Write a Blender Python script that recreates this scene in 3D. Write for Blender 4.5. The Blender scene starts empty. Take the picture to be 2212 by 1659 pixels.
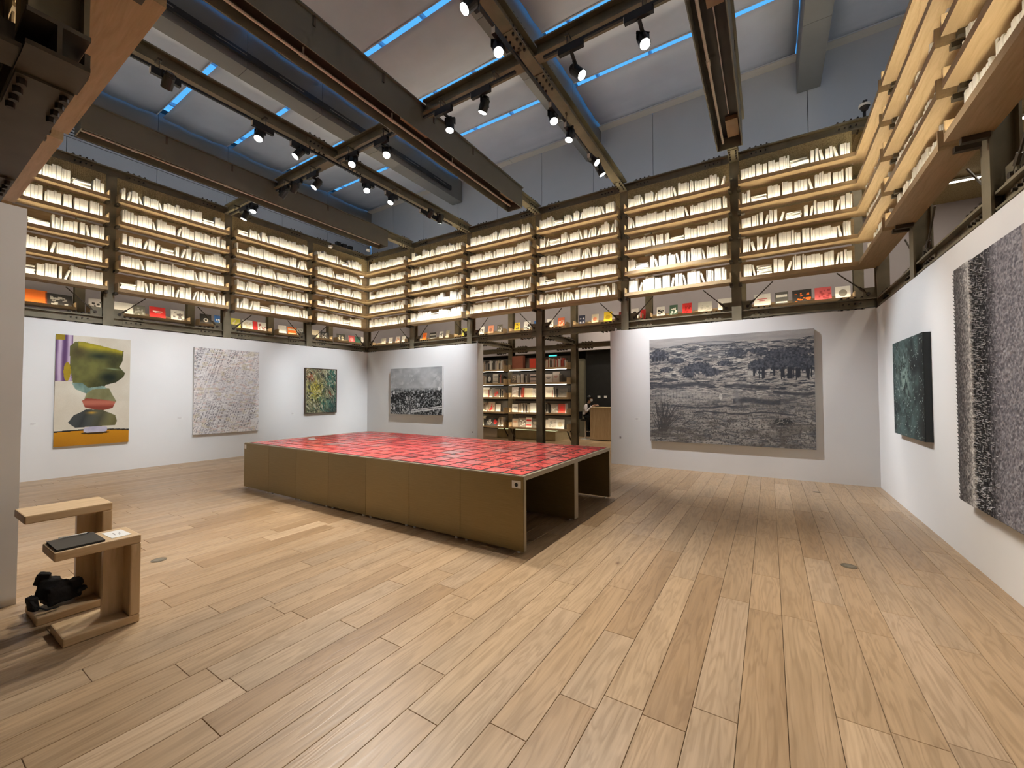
import bpy, math, random
import numpy as np
from mathutils import Vector, Matrix

random.seed(7)
rng = np.random.default_rng(11)
SC = bpy.context.scene
COL = SC.collection
IMG_W, IMG_H = 2212, 1659

# ------------------------------------------------------------------ camera
CAM_F, CAM_YAW, CAM_PITCH, CAM_ROLL = 881.609, -0.5625, 0.0261, -0.0025
CAM_POS = Vector((0.0, 0.0, 1.6))
_f = Vector((math.sin(CAM_YAW) * math.cos(CAM_PITCH), math.cos(CAM_YAW) * math.cos(CAM_PITCH), math.sin(CAM_PITCH)))
_r = Vector((math.cos(CAM_YAW), -math.sin(CAM_YAW), 0.0))
_u = _r.cross(_f)
CAM_R = math.cos(CAM_ROLL) * _r + math.sin(CAM_ROLL) * _u
CAM_U = -math.sin(CAM_ROLL) * _r + math.cos(CAM_ROLL) * _u
CAM_D = _f
cam_data = bpy.data.cameras.new('camera')
cam_data.sensor_fit = 'HORIZONTAL'
cam_data.sensor_width = 36.0
cam_data.lens = CAM_F / IMG_W * 36.0
cam_data.clip_start = 0.02
cam_data.clip_end = 200
cam = bpy.data.objects.new('camera', cam_data)
COL.objects.link(cam)
m3 = Matrix((CAM_R, CAM_U, -CAM_D)).transposed()
cam.matrix_world = Matrix.Translation(CAM_POS) @ m3.to_4x4()
SC.camera = cam

# ------------------------------------------------------------------ world: clear blue dusk sky above the skylight
world = bpy.data.worlds.new('dusk_sky')
SC.world = world
world.use_nodes = True
bg = world.node_tree.nodes['Background']
bg.inputs['Color'].default_value = (0.105, 0.44, 1.0, 1)
bg.inputs['Strength'].default_value = 1.0

# ------------------------------------------------------------------ exposure and colour management
SC.view_settings.view_transform = 'Standard'
SC.view_settings.look = 'None'
SC.view_settings.exposure = 0.37
SC.view_settings.gamma = 1.0
SC.view_settings.use_curve_mapping = False
SC.cycles.max_bounces = 4
SC.cycles.diffuse_bounces = 3
SC.cycles.glossy_bounces = 2
SC.cycles.use_adaptive_sampling = True
SC.cycles.adaptive_threshold = 0.05
SC.cycles.adaptive_min_samples = 24
SC.cycles.transmission_bounces = 4
SC.cycles.transparent_max_bounces = 6
SC.cycles.sample_clamp_indirect = 4.0
SC.cycles.caustics_reflective = False
SC.cycles.caustics_refractive = False

# light levels
SPOT_W = 380.0
DECK_FILL_L = 18.0
LED_L = 41.0
WARM_LED = (1.0, 0.90, 0.67)

# ------------------------------------------------------------------ helpers
def srgb(r, g, b):
    out = []
    for c in (r, g, b):
        c = c / 255.0
        out.append(c / 12.92 if c <= 0.04045 else ((c + 0.055) / 1.055) ** 2.4)
    return tuple(out)

def project(p):
    d = Vector(p) - CAM_POS
    z = d.dot(CAM_D)
    if z < 0.05:
        return None
    return (IMG_W / 2 + CAM_F * d.dot(CAM_R) / z, IMG_H / 2 - CAM_F * d.dot(CAM_U) / z)

class MB:
    """collects boxes, bars, tubes; build() links them as one mesh object"""
    def __init__(self):
        self.v, self.f, self.m = [], [], []
    def box(self, a, b, mi=0, M=None):
        x0, y0, z0 = a; x1, y1, z1 = b
        pts = [(x0, y0, z0), (x1, y0, z0), (x1, y1, z0), (x0, y1, z0), (x0, y0, z1), (x1, y0, z1), (x1, y1, z1), (x0, y1, z1)]
        if M is not None:
            pts = [tuple(M @ Vector(p)) for p in pts]
        n = len(self.v)
        self.v += pts
        for q in ((3, 2, 1, 0), (4, 5, 6, 7), (0, 1, 5, 4), (1, 2, 6, 5), (2, 3, 7, 6), (3, 0, 4, 7)):
            self.f.append(tuple(n + i for i in q)); self.m.append(mi)
        return self
    def prism(self, poly, axis, a, b, mi=0):
        """poly in the two other axes, extruded along axis from a to b"""
        n = len(self.v); k = len(poly)
        for t in (a, b):
            for p in poly:
                q = list(p); q.insert(axis, t); self.v.append(tuple(q))
        self.f.append(tuple(n + i for i in range(k))[::-1]); self.m.append(mi)
        self.f.append(tuple(n + k + i for i in range(k))); self.m.append(mi)
        for i in range(k):
            j = (i + 1) % k
            self.f.append((n + i, n + j, n + k + j, n + k + i)); self.m.append(mi)
        return self
    def tube(self, p0, p1, r, seg=8, mi=0, r1=None, cap=True):
        p0, p1 = Vector(p0), Vector(p1)
        ax = (p1 - p0).normalized()
        h = Vector((0, 0, 1)) if abs(ax.z) < 0.9 else Vector((1, 0, 0))
        u = ax.cross(h).normalized(); w = ax.cross(u)
        n = len(self.v); r1 = r if r1 is None else r1
        for p, rr in ((p0, r), (p1, r1)):
            for i in range(seg):
                t = 2 * math.pi * i / seg
                self.v.append(tuple(p + rr * (math.cos(t) * u + math.sin(t) * w)))
        for i in range(seg):
            j = (i + 1) % seg
            self.f.append((n + i, n + j, n + seg + j, n + seg + i)); self.m.append(mi)
        if cap:
            self.f.append(tuple(n + i for i in range(seg))); self.m.append(mi)
            self.f.append(tuple(n + seg + i for i in range(seg))[::-1]); self.m.append(mi)
        return self
    def bar(self, p0, p1, w, h, mi=0, up=(0, 0, 1)):
        p0, p1 = Vector(p0), Vector(p1)
        ax = (p1 - p0); L = ax.length; ax.normalize()
        s = ax.cross(Vector(up))
        if s.length < 1e-4:
            s = ax.cross(Vector((1, 0, 0)))
        s.normalize(); t = s.cross(ax)
        M = Matrix((s, ax, t)).transposed().to_4x4(); M.translation = p0
        return self.box((-w / 2, 0, -h / 2), (w / 2, L, h / 2), mi, M)
    def mesh(self, name, mats):
        me = bpy.data.meshes.new(name)
        me.from_pydata(self.v, [], self.f)
        for m in (mats if isinstance(mats, (list, tuple)) else [mats]):
            me.materials.append(m)
        if any(self.m):
            me.polygons.foreach_set('material_index', self.m)
        me.update()
        fix_normals(me)
        return me
    def build(self, name, mats, parent=None, M=None, smooth=False):
        me = self.mesh(name, mats)
        if smooth:
            me.polygons.foreach_set('use_smooth', [True] * len(me.polygons))
        return link(name, me, parent, M)

def fix_normals(me):
    import bmesh
    bm = bmesh.new(); bm.from_mesh(me)
    bmesh.ops.recalc_face_normals(bm, faces=bm.faces)
    bm.to_mesh(me); bm.free()

def link(name, data, parent=None, M=None):
    o = bpy.data.objects.new(name, data)
    COL.objects.link(o)
    if parent is not None:
        o.parent = parent
    if M is not None:
        o.matrix_local = M
    return o

def tag(o, label, cat=None, group=None, kind=None):
    o['label'] = label
    if cat: o['category'] = cat
    if group: o['group'] = group
    if kind: o['kind'] = kind
    return o

def thing(name, label, cat, loc=(0, 0, 0), rz=0.0, group=None):
    o = bpy.data.objects.new(name, None)
    o.empty_display_size = 0.1
    COL.objects.link(o)
    o.location = loc; o.rotation_euler = (0, 0, rz)
    return tag(o, label, cat, group)

def structure(o, label=None):
    o['kind'] = 'structure'
    if label: o['label'] = label
    return o

def bevel(o, w, seg=2):
    b = o.modifiers.new('bevel', 'BEVEL'); b.width = w; b.segments = seg; b.limit_method = 'ANGLE'
    return o

# ------------------------------------------------------------------ materials
def new_mat(name):
    m = bpy.data.materials.new(name); m.use_nodes = True
    nt = m.node_tree
    return m, nt, nt.nodes['Principled BSDF'], nt.nodes['Material Output']

def N(nt, typ, **kw):
    n = nt.nodes.new(typ)
    for k, v in kw.items():
        if k.startswith('i_'):
            n.inputs[k[2:].replace('_', ' ')].default_value = v
        else:
            setattr(n, k, v)
    return n

def L(nt, a, b):
    nt.links.new(a, b)

def ramp(nt, fac, stops):
    r = nt.nodes.new('ShaderNodeValToRGB')
    el = r.color_ramp.elements
    while len(el) < len(stops):
        el.new(0.5)
    for e, (p, c) in zip(el, stops):
        e.position = p; e.color = (*c, 1) if len(c) == 3 else c
    L(nt, fac, r.inputs['Fac'])
    return r.outputs['Color']

def mat_plain(name, col, rough=0.6, metal=0.0, var=0.08, scale=6.0, bump=0.0, bscale=60.0, spec=0.4):
    m, nt, b, out = new_mat(name)
    b.inputs['Roughness'].default_value = rough
    b.inputs['Metallic'].default_value = metal
    b.inputs['Specular IOR Level'].default_value = spec
    tc = N(nt, 'ShaderNodeTexCoord')
    no = N(nt, 'ShaderNodeTexNoise', i_Scale=scale, i_Detail=5.0)
    L(nt, tc.outputs['Object'], no.inputs['Vector'])
    lo = tuple(c * (1 - var) for c in col); hi = tuple(min(1, c * (1 + var)) for c in col)
    L(nt, ramp(nt, no.outputs['Fac'], [(0.3, lo), (0.7, hi)]), b.inputs['Base Color'])
    if bump:
        n2 = N(nt, 'ShaderNodeTexNoise', i_Scale=bscale, i_Detail=3.0)
        L(nt, tc.outputs['Object'], n2.inputs['Vector'])
        bp = N(nt, 'ShaderNodeBump', i_Strength=bump, i_Distance=0.01)
        L(nt, n2.outputs['Fac'], bp.inputs['Height'])
        L(nt, bp.outputs['Normal'], b.inputs['Normal'])
    return m

def mat_wood(name, c0, c1, c2, stretch=(14, 1.2, 14), rough=0.45):
    """object-space wood grain, long axis along the smallest stretch"""
    m, nt, b, out = new_mat(name)
    b.inputs['Roughness'].default_value = rough
    b.inputs['Specular IOR Level'].default_value = 0.35
    tc = N(nt, 'ShaderNodeTexCoord')
    mp = N(nt, 'ShaderNodeMapping'); mp.inputs['Scale'].default_value = stretch
    L(nt, tc.outputs['Object'], mp.inputs['Vector'])
    no = N(nt, 'ShaderNodeTexNoise', i_Scale=2.0, i_Detail=8.0, i_Roughness=0.6, i_Distortion=1.2)
    L(nt, mp.outputs['Vector'], no.inputs['Vector'])
    L(nt, ramp(nt, no.outputs['Fac'], [(0.3, c0), (0.5, c1), (0.72, c2)]), b.inputs['Base Color'])
    return m

def mat_emit(name, col, strength):
    m, nt, b, out = new_mat(name)
    b.inputs['Base Color'].default_value = (*col, 1)
    b.inputs['Emission Color'].default_value = (*col, 1)
    b.inputs['Emission Strength'].default_value = strength
    return m

def mat_attr(name, rough=0.6, bump=0.15, bscale=90.0, spec=0.3):
    """painted surface: pigment colour stored on the mesh, brushed relief from nodes"""
    m, nt, b, out = new_mat(name)
    b.inputs['Roughness'].default_value = rough
    b.inputs['Specular IOR Level'].default_value = spec
    at = N(nt, 'ShaderNodeAttribute', attribute_name='pigment')
    tc = N(nt, 'ShaderNodeTexCoord')
    no = N(nt, 'ShaderNodeTexNoise', i_Scale=bscale, i_Detail=4.0)
    L(nt, tc.outputs['Object'], no.inputs['Vector'])
    mx = N(nt, 'ShaderNodeMix', data_type='RGBA', blend_type='MULTIPLY')
    mx.inputs['Factor'].default_value = 0.35
    L(nt, at.outputs['Color'], mx.inputs['A'])
    L(nt, ramp(nt, no.outputs['Fac'], [(0.3, (0.75, 0.75, 0.75)), (0.7, (1, 1, 1))]), mx.inputs['B'])
    L(nt, mx.outputs['Result'], b.inputs['Base Color'])
    bp = N(nt, 'ShaderNodeBump', i_Strength=bump, i_Distance=0.004)
    L(nt, no.outputs['Fac'], bp.inputs['Height']); L(nt, bp.outputs['Normal'], b.inputs['Normal'])
    return m

M = {}
M['wall'] = mat_plain('white_wall_paint', (0.80, 0.795, 0.785), 0.85, var=0.015, scale=1.5, bump=0.03, bscale=140, spec=0.2)
M['panel'] = mat_plain('pale_wall_panel', (0.58, 0.59, 0.62), 0.6, var=0.03, scale=1.0, spec=0.3)
M['cream'] = mat_plain('cream_panel', (0.66, 0.60, 0.52), 0.6, var=0.03, scale=1.0)
M['boxbeam'] = mat_plain('grey_box_panel', (0.20, 0.19, 0.175), 0.5, var=0.04, scale=1.0)
M['greywall'] = mat_plain('grey_plaster', (0.50, 0.46, 0.47), 0.8, var=0.05, scale=1.0)
M['black'] = mat_plain('black_panel', (0.012, 0.012, 0.012), 0.6, var=0.2)
M['black_metal'] = mat_plain('black_metal', (0.018, 0.018, 0.019), 0.42, var=0.2)
M['steel'] = mat_plain('bronze_painted_steel', (0.195, 0.168, 0.112), 0.42, metal=0.15, var=0.18, scale=4.0, bump=0.05, bscale=40)
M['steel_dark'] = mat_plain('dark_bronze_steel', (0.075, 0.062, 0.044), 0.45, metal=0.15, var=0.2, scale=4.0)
M['trough'] = mat_plain('olive_sheet_metal', (0.16, 0.152, 0.122), 0.45, metal=0.15, var=0.08, scale=1.5)
M['trough_in'] = mat_plain('trough_lining', (0.035, 0.027, 0.02), 0.6, var=0.3, scale=2)
M['tan_tray'] = mat_plain('tan_metal_tray', (0.33, 0.23, 0.13), 0.5, var=0.1)
M['rod'] = mat_plain('pale_glass_tube', (0.80, 0.76, 0.70), 0.25, var=0.05)
M['white_tube'] = mat_plain('white_tube', (0.8, 0.8, 0.78), 0.3, var=0.03)
M['wood'] = mat_wood('oak_shelf', (0.43, 0.305, 0.165), (0.50, 0.365, 0.205), (0.57, 0.42, 0.25), (1.2, 14, 14))
M['wood_v'] = mat_wood('oak_upright', (0.42, 0.30, 0.17), (0.49, 0.36, 0.21), (0.56, 0.42, 0.26), (14, 14, 1.2))
M['ply'] = mat_wood('birch_plywood', (0.52, 0.365, 0.20), (0.60, 0.43, 0.25), (0.66, 0.485, 0.295), (9, 1.3, 9), 0.4)
M['ply_v'] = mat_wood('birch_plywood_upright', (0.52, 0.365, 0.20), (0.60, 0.43, 0.25), (0.66, 0.485, 0.295), (9, 9, 1.3), 0.4)
M['backboard'] = mat_wood('shelf_backboard', (0.28, 0.205, 0.125), (0.35, 0.265, 0.165), (0.42, 0.32, 0.205), (1.2, 14, 14), 0.6)
M['backboard_dark'] = mat_plain('dark_grey_board', (0.13, 0.125, 0.115), 0.7)
M['book'] = mat_plain('blank_white_paper', (0.80, 0.78, 0.73), 0.75, var=0.04, scale=9, spec=0.2)
M['pages'] = mat_plain('cream_pages', (0.72, 0.68, 0.58), 0.85, var=0.06, scale=30, spec=0.1)
M['led'] = mat_emit('warm_led', WARM_LED, LED_L)
M['led_white'] = mat_emit('white_led', (1.0, 0.92, 0.78), 9.0)
M['led_dim'] = mat_emit('dim_warm_led', WARM_LED, 42.0)
M['lens'] = mat_emit('lamp_lens', (1.0, 0.97, 0.92), 22.0)
M['lens_off'] = mat_plain('dark_lens', (0.25, 0.25, 0.27), 0.15, var=0.1)
M['label'] = mat_plain('white_label', (0.82, 0.82, 0.80), 0.5, var=0.02)
M['bolt'] = mat_plain('bolt_steel', (0.05, 0.04, 0.032), 0.4, metal=0.5, var=0.2)
M['table'] = None

def _table_mat():
    m, nt, b, out = new_mat('brushed_bronze_sheet')
    b.inputs['Metallic'].default_value = 0.4
    b.inputs['Roughness'].default_value = 0.4
    tc = N(nt, 'ShaderNodeTexCoord')
    mp = N(nt, 'ShaderNodeMapping'); mp.inputs['Scale'].default_value = (1.2, 1.2, 60)
    L(nt, tc.outputs['Object'], mp.inputs['Vector'])
    no = N(nt, 'ShaderNodeTexNoise', i_Scale=3.0, i_Detail=4.0)
    L(nt, mp.outputs['Vector'], no.inputs['Vector'])
    oi = N(nt, 'ShaderNodeObjectInfo')
    base = ramp(nt, no.outputs['Fac'], [(0.3, (0.235, 0.172, 0.072)), (0.7, (0.280, 0.208, 0.092))])
    mx = N(nt, 'ShaderNodeMix', data_type='RGBA', blend_type='MULTIPLY')
    mx.inputs['Factor'].default_value = 1.0
    L(nt, base, mx.inputs['A'])
    L(nt, ramp(nt, oi.outputs['Random'], [(0.0, (0.86, 0.86, 0.86)), (1.0, (1, 1, 1))]), mx.inputs['B'])
    L(nt, mx.outputs['Result'], b.inputs['Base Color'])
    return m
M['table'] = _table_mat()
M['table_edge'] = mat_plain('pale_bronze_edge', (0.36, 0.31, 0.22), 0.4, metal=0.4, var=0.06)

def _floor_mat():
    m, nt, b, out = new_mat('oak_floor_plank')
    b.inputs['Specular IOR Level'].default_value = 0.42
    at = N(nt, 'ShaderNodeAttribute', attribute_name='plank_id')
    ge = N(nt, 'ShaderNodeNewGeometry')
    off = N(nt, 'ShaderNodeVectorMath', operation='SCALE')
    comb = N(nt, 'ShaderNodeCombineXYZ')
    sh = N(nt, 'ShaderNodeMath', operation='MULTIPLY'); sh.inputs[1].default_value = 37.0
    L(nt, at.outputs['Fac'], sh.inputs[0])
    L(nt, sh.outputs[0], comb.inputs['Y']); L(nt, sh.outputs[0], comb.inputs['Z'])
    add = N(nt, 'ShaderNodeVectorMath', operation='ADD')
    L(nt, ge.outputs['Position'], add.inputs[0]); L(nt, comb.outputs[0], add.inputs[1])
    mp = N(nt, 'ShaderNodeMapping'); mp.inputs['Scale'].default_value = (10.0, 1.1, 10.0)
    L(nt, add.outputs[0], mp.inputs['Vector'])
    n1 = N(nt, 'ShaderNodeTexNoise', i_Scale=1.0, i_Detail=3.0, i_Roughness=0.5, i_Distortion=0.6)
    L(nt, mp.outputs[0], n1.inputs['Vector'])
    # growth rings from the distorted noise
    mul = N(nt, 'ShaderNodeMath', operation='MULTIPLY'); mul.inputs[1].default_value = 46.0
    L(nt, n1.outputs['Fac'], mul.inputs[0])
    sn = N(nt, 'ShaderNodeMath', operation='SINE'); L(nt, mul.outputs[0], sn.inputs[0])
    mr = N(nt, 'ShaderNodeMapRange'); mr.inputs['From Min'].default_value = -1; mr.inputs['From Max'].default_value = 1
    L(nt, sn.outputs[0], mr.inputs['Value'])
    mp2 = N(nt, 'ShaderNodeMapping'); mp2.inputs['Scale'].default_value = (70.0, 3.0, 10.0)
    L(nt, add.outputs[0], mp2.inputs['Vector'])
    n2 = N(nt, 'ShaderNodeTexNoise', i_Scale=1.0, i_Detail=4.0)
    L(nt, mp2.outputs[0], n2.inputs['Vector'])
    base = ramp(nt, at.outputs['Fac'], [(0.0, (0.312, 0.200, 0.106)), (0.15, (0.368, 0.248, 0.141)), (0.45, (0.394, 0.270, 0.158)),
                                      (0.70, (0.416, 0.292, 0.175)), (0.88, (0.376, 0.268, 0.168)), (0.96, (0.424, 0.304, 0.196)), (1.0, (0.50, 0.36, 0.225))])
    mxa = N(nt, 'ShaderNodeMix', data_type='RGBA', blend_type='MULTIPLY'); mxa.inputs['Factor'].default_value = 1.0
    L(nt, base, mxa.inputs['A'])
    L(nt, ramp(nt, mr.outputs[0], [(0.0, (0.84, 0.82, 0.79)), (0.35, (0.97, 0.97, 0.97)), (1.0, (1.04, 1.04, 1.04))]), mxa.inputs['B'])
    mxb = N(nt, 'ShaderNodeMix', data_type='RGBA', blend_type='MULTIPLY'); mxb.inputs['Factor'].default_value = 1.0
    L(nt, mxa.outputs['Result'], mxb.inputs['A'])
    L(nt, ramp(nt, n2.outputs['Fac'], [(0.3, (0.87, 0.86, 0.84)), (0.65, (1.05, 1.05, 1.05))]), mxb.inputs['B'])
    # larger mineral streaks
    mp3 = N(nt, 'ShaderNodeMapping'); mp3.inputs['Scale'].default_value = (6.0, 0.7, 6.0)
    L(nt, add.outputs[0], mp3.inputs['Vector'])
    n3 = N(nt, 'ShaderNodeTexNoise', i_Scale=1.0, i_Detail=2.0)
    L(nt, mp3.outputs[0], n3.inputs['Vector'])
    mxc = N(nt, 'ShaderNodeMix', data_type='RGBA', blend_type='MULTIPLY'); mxc.inputs['Factor'].default_value = 1.0
    L(nt, mxb.outputs['Result'], mxc.inputs['A'])
    L(nt, ramp(nt, n3.outputs['Fac'], [(0.25, (0.82, 0.80, 0.77)), (0.5, (1, 1, 1)), (0.8, (1.06, 1.05, 1.03))]), mxc.inputs['B'])
    # knots
    mp4 = N(nt, 'ShaderNodeMapping'); mp4.inputs['Scale'].default_value = (2.6, 1.25, 1.0)
    L(nt, add.outputs[0], mp4.inputs['Vector'])
    vo = N(nt, 'ShaderNodeTexVoronoi', i_Scale=1.0); L(nt, mp4.outputs[0], vo.inputs['Vector'])
    nk = N(nt, 'ShaderNodeTexNoise', i_Scale=30.0, i_Detail=2.0); L(nt, ge.outputs['Position'], nk.inputs['Vector'])
    ad = N(nt, 'ShaderNodeMath', operation='MULTIPLY_ADD'); ad.inputs[1].default_value = 0.05; 
    L(nt, nk.outputs['Fac'], ad.inputs[0]); L(nt, vo.outputs['Distance'], ad.inputs[2])
    mxd = N(nt, 'ShaderNodeMix', data_type='RGBA', blend_type='MULTIPLY'); mxd.inputs['Factor'].default_value = 1.0
    L(nt, mxc.outputs['Result'], mxd.inputs['A'])
    L(nt, ramp(nt, ad.outputs[0], [(0.035, (0.30, 0.22, 0.17)), (0.062, (0.72, 0.66, 0.6)), (0.10, (1, 1, 1))]), mxd.inputs['B'])
    L(nt, mxd.outputs['Result'], b.inputs['Base Color'])
    L(nt, ramp(nt, n2.outputs['Fac'], [(0.2, (0.30, 0.30, 0.30)), (0.8, (0.44, 0.44, 0.44))]), b.inputs['Roughness'])
    bp = N(nt, 'ShaderNodeBump', i_Strength=0.12, i_Distance=0.003)
    L(nt, mr.outputs[0], bp.inputs['Height']); L(nt, bp.outputs['Normal'], b.inputs['Normal'])
    return m
M['floor'] = _floor_mat()

def _blind_mat():
    m, nt, b, out = new_mat('grey_blind_fabric')
    nt.nodes.remove(b)
    tc = N(nt, 'ShaderNodeTexCoord')
    no = N(nt, 'ShaderNodeTexNoise', i_Scale=1.3, i_Detail=4.0); L(nt, tc.outputs['Object'], no.inputs['Vector'])
    c = ramp(nt, no.outputs['Fac'], [(0.3, (0.63, 0.64, 0.68)), (0.7, (0.71, 0.72, 0.76))])
    df = N(nt, 'ShaderNodeBsdfDiffuse'); L(nt, c, df.inputs['Color'])
    tr = N(nt, 'ShaderNodeBsdfTranslucent'); tr.inputs['Color'].default_value = (0.92, 0.62, 0.46, 1)
    mx = N(nt, 'ShaderNodeMixShader'); mx.inputs[0].default_value = 0.12
    L(nt, df.outputs[0], mx.inputs[1]); L(nt, tr.outputs[0], mx.inputs[2]); L(nt, mx.outputs[0], out.inputs['Surface'])
    return m
M['blind'] = _blind_mat()

def _glass_mat():
    m, nt, b, out = new_mat('skylight_glass')
    nt.nodes.remove(b)
    tr = N(nt, 'ShaderNodeBsdfTransparent'); tr.inputs['Color'].default_value = (0.93, 0.97, 1.0, 1)
    gl = N(nt, 'ShaderNodeBsdfGlossy'); gl.inputs['Roughness'].default_value = 0.02
    mx = N(nt, 'ShaderNodeMixShader'); mx.inputs[0].default_value = 0.05
    L(nt, tr.outputs[0], mx.inputs[1]); L(nt, gl.outputs[0], mx.inputs[2]); L(nt, mx.outputs[0], out.inputs['Surface'])
    return m
M['glass'] = _glass_mat()

def _mat_straw():
    m, nt, b, out = new_mat('straw_matting')
    b.inputs['Roughness'].default_value = 0.8
    ge = N(nt, 'ShaderNodeNewGeometry')
    mp = N(nt, 'ShaderNodeMapping'); mp.inputs['Scale'].default_value = (60, 60, 60)
    L(nt, ge.outputs['Position'], mp.inputs['Vector'])
    ch = N(nt, 'ShaderNodeTexNoise', i_Scale=1.0, i_Detail=3.0); L(nt, mp.outputs[0], ch.inputs['Vector'])
    L(nt, ramp(nt, ch.outputs['Fac'], [(0.3, (0.28, 0.21, 0.09)), (0.6, (0.52, 0.42, 0.22))]), b.inputs['Base Color'])
    return m
M['straw'] = _mat_straw()

def _mat_tile():
    m, nt, b, out = new_mat('red_lacquer_tile')
    b.inputs['Roughness'].default_value = 0.2
    b.inputs['Specular IOR Level'].default_value = 0.6
    oi = N(nt, 'ShaderNodeObjectInfo'); ge = N(nt, 'ShaderNodeNewGeometry')
    base = ramp(nt, oi.outputs['Random'], [(0.0, (0.50, 0.055, 0.06)), (0.15, (0.68, 0.08, 0.08)), (0.45, (0.80, 0.095, 0.09)),
                                        (0.8, (0.85, 0.12, 0.105)), (0.93, (0.70, 0.15, 0.145)), (1.0, (0.52, 0.26, 0.25))])
    n1 = N(nt, 'ShaderNodeTexNoise', i_Scale=34.0, i_Detail=5.0, i_Roughness=0.65); L(nt, ge.outputs['Position'], n1.inputs['Vector'])
    mx = N(nt, 'ShaderNodeMix', data_type='RGBA', blend_type='MULTIPLY'); mx.inputs['Factor'].default_value = 0.4
    L(nt, base, mx.inputs['A'])
    L(nt, ramp(nt, n1.outputs['Fac'], [(0.35, (0.55, 0.5, 0.5)), (0.6, (1.05, 1.05, 1.05))]), mx.inputs['B'])
    # painted dark foliage-like blotches, thicker towards one end of the work
    sp = N(nt, 'ShaderNodeSeparateXYZ'); L(nt, ge.outputs['Position'], sp.inputs[0])
    mr = N(nt, 'ShaderNodeMapRange'); mr.inputs['From Min'].default_value = -4.6; mr.inputs['From Max'].default_value = -2.1
    mr.inputs['To Min'].default_value = 0.0; mr.inputs['To Max'].default_value = 0.12
    L(nt, sp.outputs['X'], mr.inputs['Value'])
    n2 = N(nt, 'ShaderNodeTexNoise', i_Scale=15.0, i_Detail=6.0, i_Roughness=0.7); L(nt, ge.outputs['Position'], n2.inputs['Vector'])
    ad = N(nt, 'ShaderNodeMath', operation='ADD'); L(nt, n2.outputs['Fac'], ad.inputs[0]); L(nt, mr.outputs[0], ad.inputs[1])
    msk = ramp(nt, ad.outputs[0], [(0.66, (0, 0, 0)), (0.73, (1, 1, 1))])
    mx2 = N(nt, 'ShaderNodeMix', data_type='RGBA'); L(nt, msk, mx2.inputs['Factor'])
    L(nt, mx.outputs['Result'], mx2.inputs['A']); mx2.inputs['B'].default_value = (0.07, 0.02, 0.015, 1)
    L(nt, mx2.outputs['Result'], b.inputs['Base Color'])
    bp = N(nt, 'ShaderNodeBump', i_Strength=0.10, i_Distance=0.003)
    L(nt, n1.outputs['Fac'], bp.inputs['Height']); L(nt, bp.outputs['Normal'], b.inputs['Normal'])
    return m
M['tile'] = _mat_tile()
_cm = {}
def cmat(col, rough=0.6):
    """plain print colours for book covers, shared by colour"""
    k = tuple(round(c, 3) for c in col) + (rough,)
    if k not in _cm:
        _cm[k] = mat_plain('printed_cover', col, rough, var=0.06, scale=8)
    return _cm[k]

# ================================================================== THE SETTING
COLX = [1.69, -0.53, -2.79, -5.04, -7.32, -9.66, -11.94]
COLYL = [9.40, 7.20, 4.97, 2.73, 0.51]
COLYR = [9.40, 7.24, 5.08, 2.85, 0.51]
WH = 3.075            # height of the white exhibition walls
XL, XR, YB, YN = -11.765, 1.585, 9.276, 0.655
ZDECK, ZCEIL = 6.42, 9.66

# ---- floor slab and planks
floor = MB().box((-15.2, -4.2, -0.16), (5.2, 16.2, -0.022)).build('floor', mat_plain('floor_bed', (0.10, 0.065, 0.035), 0.8))
structure(floor, 'wide oak plank floor')
planks = []
PW = 0.205
xs = -0.155 + PW * np.arange(-62, 12)
for i, x in enumerate(xs):
    if x < -14.9 or x > 1.75:
        continue
    r = random.Random(1000 + i)
    y = -1.6 - r.random() * 1.6
    while y < 16.0:
        ln = r.choice((0.7, 1.0, 1.35, 1.7, 1.9, 1.9))
        y0, y1 = y, y + ln
        y = y1
        pid = r.random()
        if y1 < -1.6 or y0 > 15.9:
            continue
        c = [project((xx, yy, 0)) for xx, yy in ((x, y0), (x + PW, y0), (x + PW, y1), (x, y1))]
        area = 0.0
        if all(c):
            cl = [(min(max(p[0], 0), IMG_W), min(max(p[1], 0), IMG_H)) for p in c]
            area = abs(sum(cl[k][0] * cl[(k + 1) % 4][1] - cl[(k + 1) % 4][0] * cl[k][1] for k in range(4))) / 2
        elif any(c):
            area = 3e4 if any(p and -400 < p[0] < 2600 and p[1] < 2400 for p in c) else 1.0
        # hidden behind exhibition walls
        cx, cy = x + PW / 2, (y0 + y1) / 2
        if cx < XL or (y0 > YB and not (-7.2 < cx < -3.0)):
            area *= 0.001
        planks.append((area, x, y0, y1, pid))
planks.sort(key=lambda t: -t[0])
def plank_geo(mb, ids, x, y0, y1, pid):
    g, bv = 0.0011, 0.0018
    n = len(mb.v)
    a0, a1, b0, b1 = x + g, x + PW - g, y0 + g, y1 - g
    for z, q in ((-0.022, 0.0), (-bv, 0.0), (0.0, bv)):
        mb.v += [(a0 + q, b0 + q, z), (a1 - q, b0 + q, z), (a1 - q, b1 - q, z), (a0 + q, b1 - q, z)]
    for k in (0, 4):
        for i in range(4):
            j = (i + 1) % 4
            mb.f.append((n + k + i, n + k + j, n + k + 4 + j, n + k + 4 + i)); mb.m.append(0); ids.append(pid)
    mb.f.append((n + 8, n + 9, n + 10, n + 11)); mb.m.append(0); ids.append(pid)
def plank_mesh(name, lst):
    mb, ids = MB(), []
    for t in lst:
        plank_geo(mb, ids, *t[1:])
    me = bpy.data.meshes.new(name); me.from_pydata(mb.v, [], mb.f)
    me.materials.append(M['floor'])
    at = me.attributes.new('plank_id', 'FLOAT', 'FACE'); at.data.foreach_set('value', ids)
    me.update()
    return me
for t in planks[:300]:
    link('plank', plank_mesh('plank', [t]), floor)
rest = link('plank_field', plank_mesh('plank_field', planks[300:]), floor)
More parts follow.
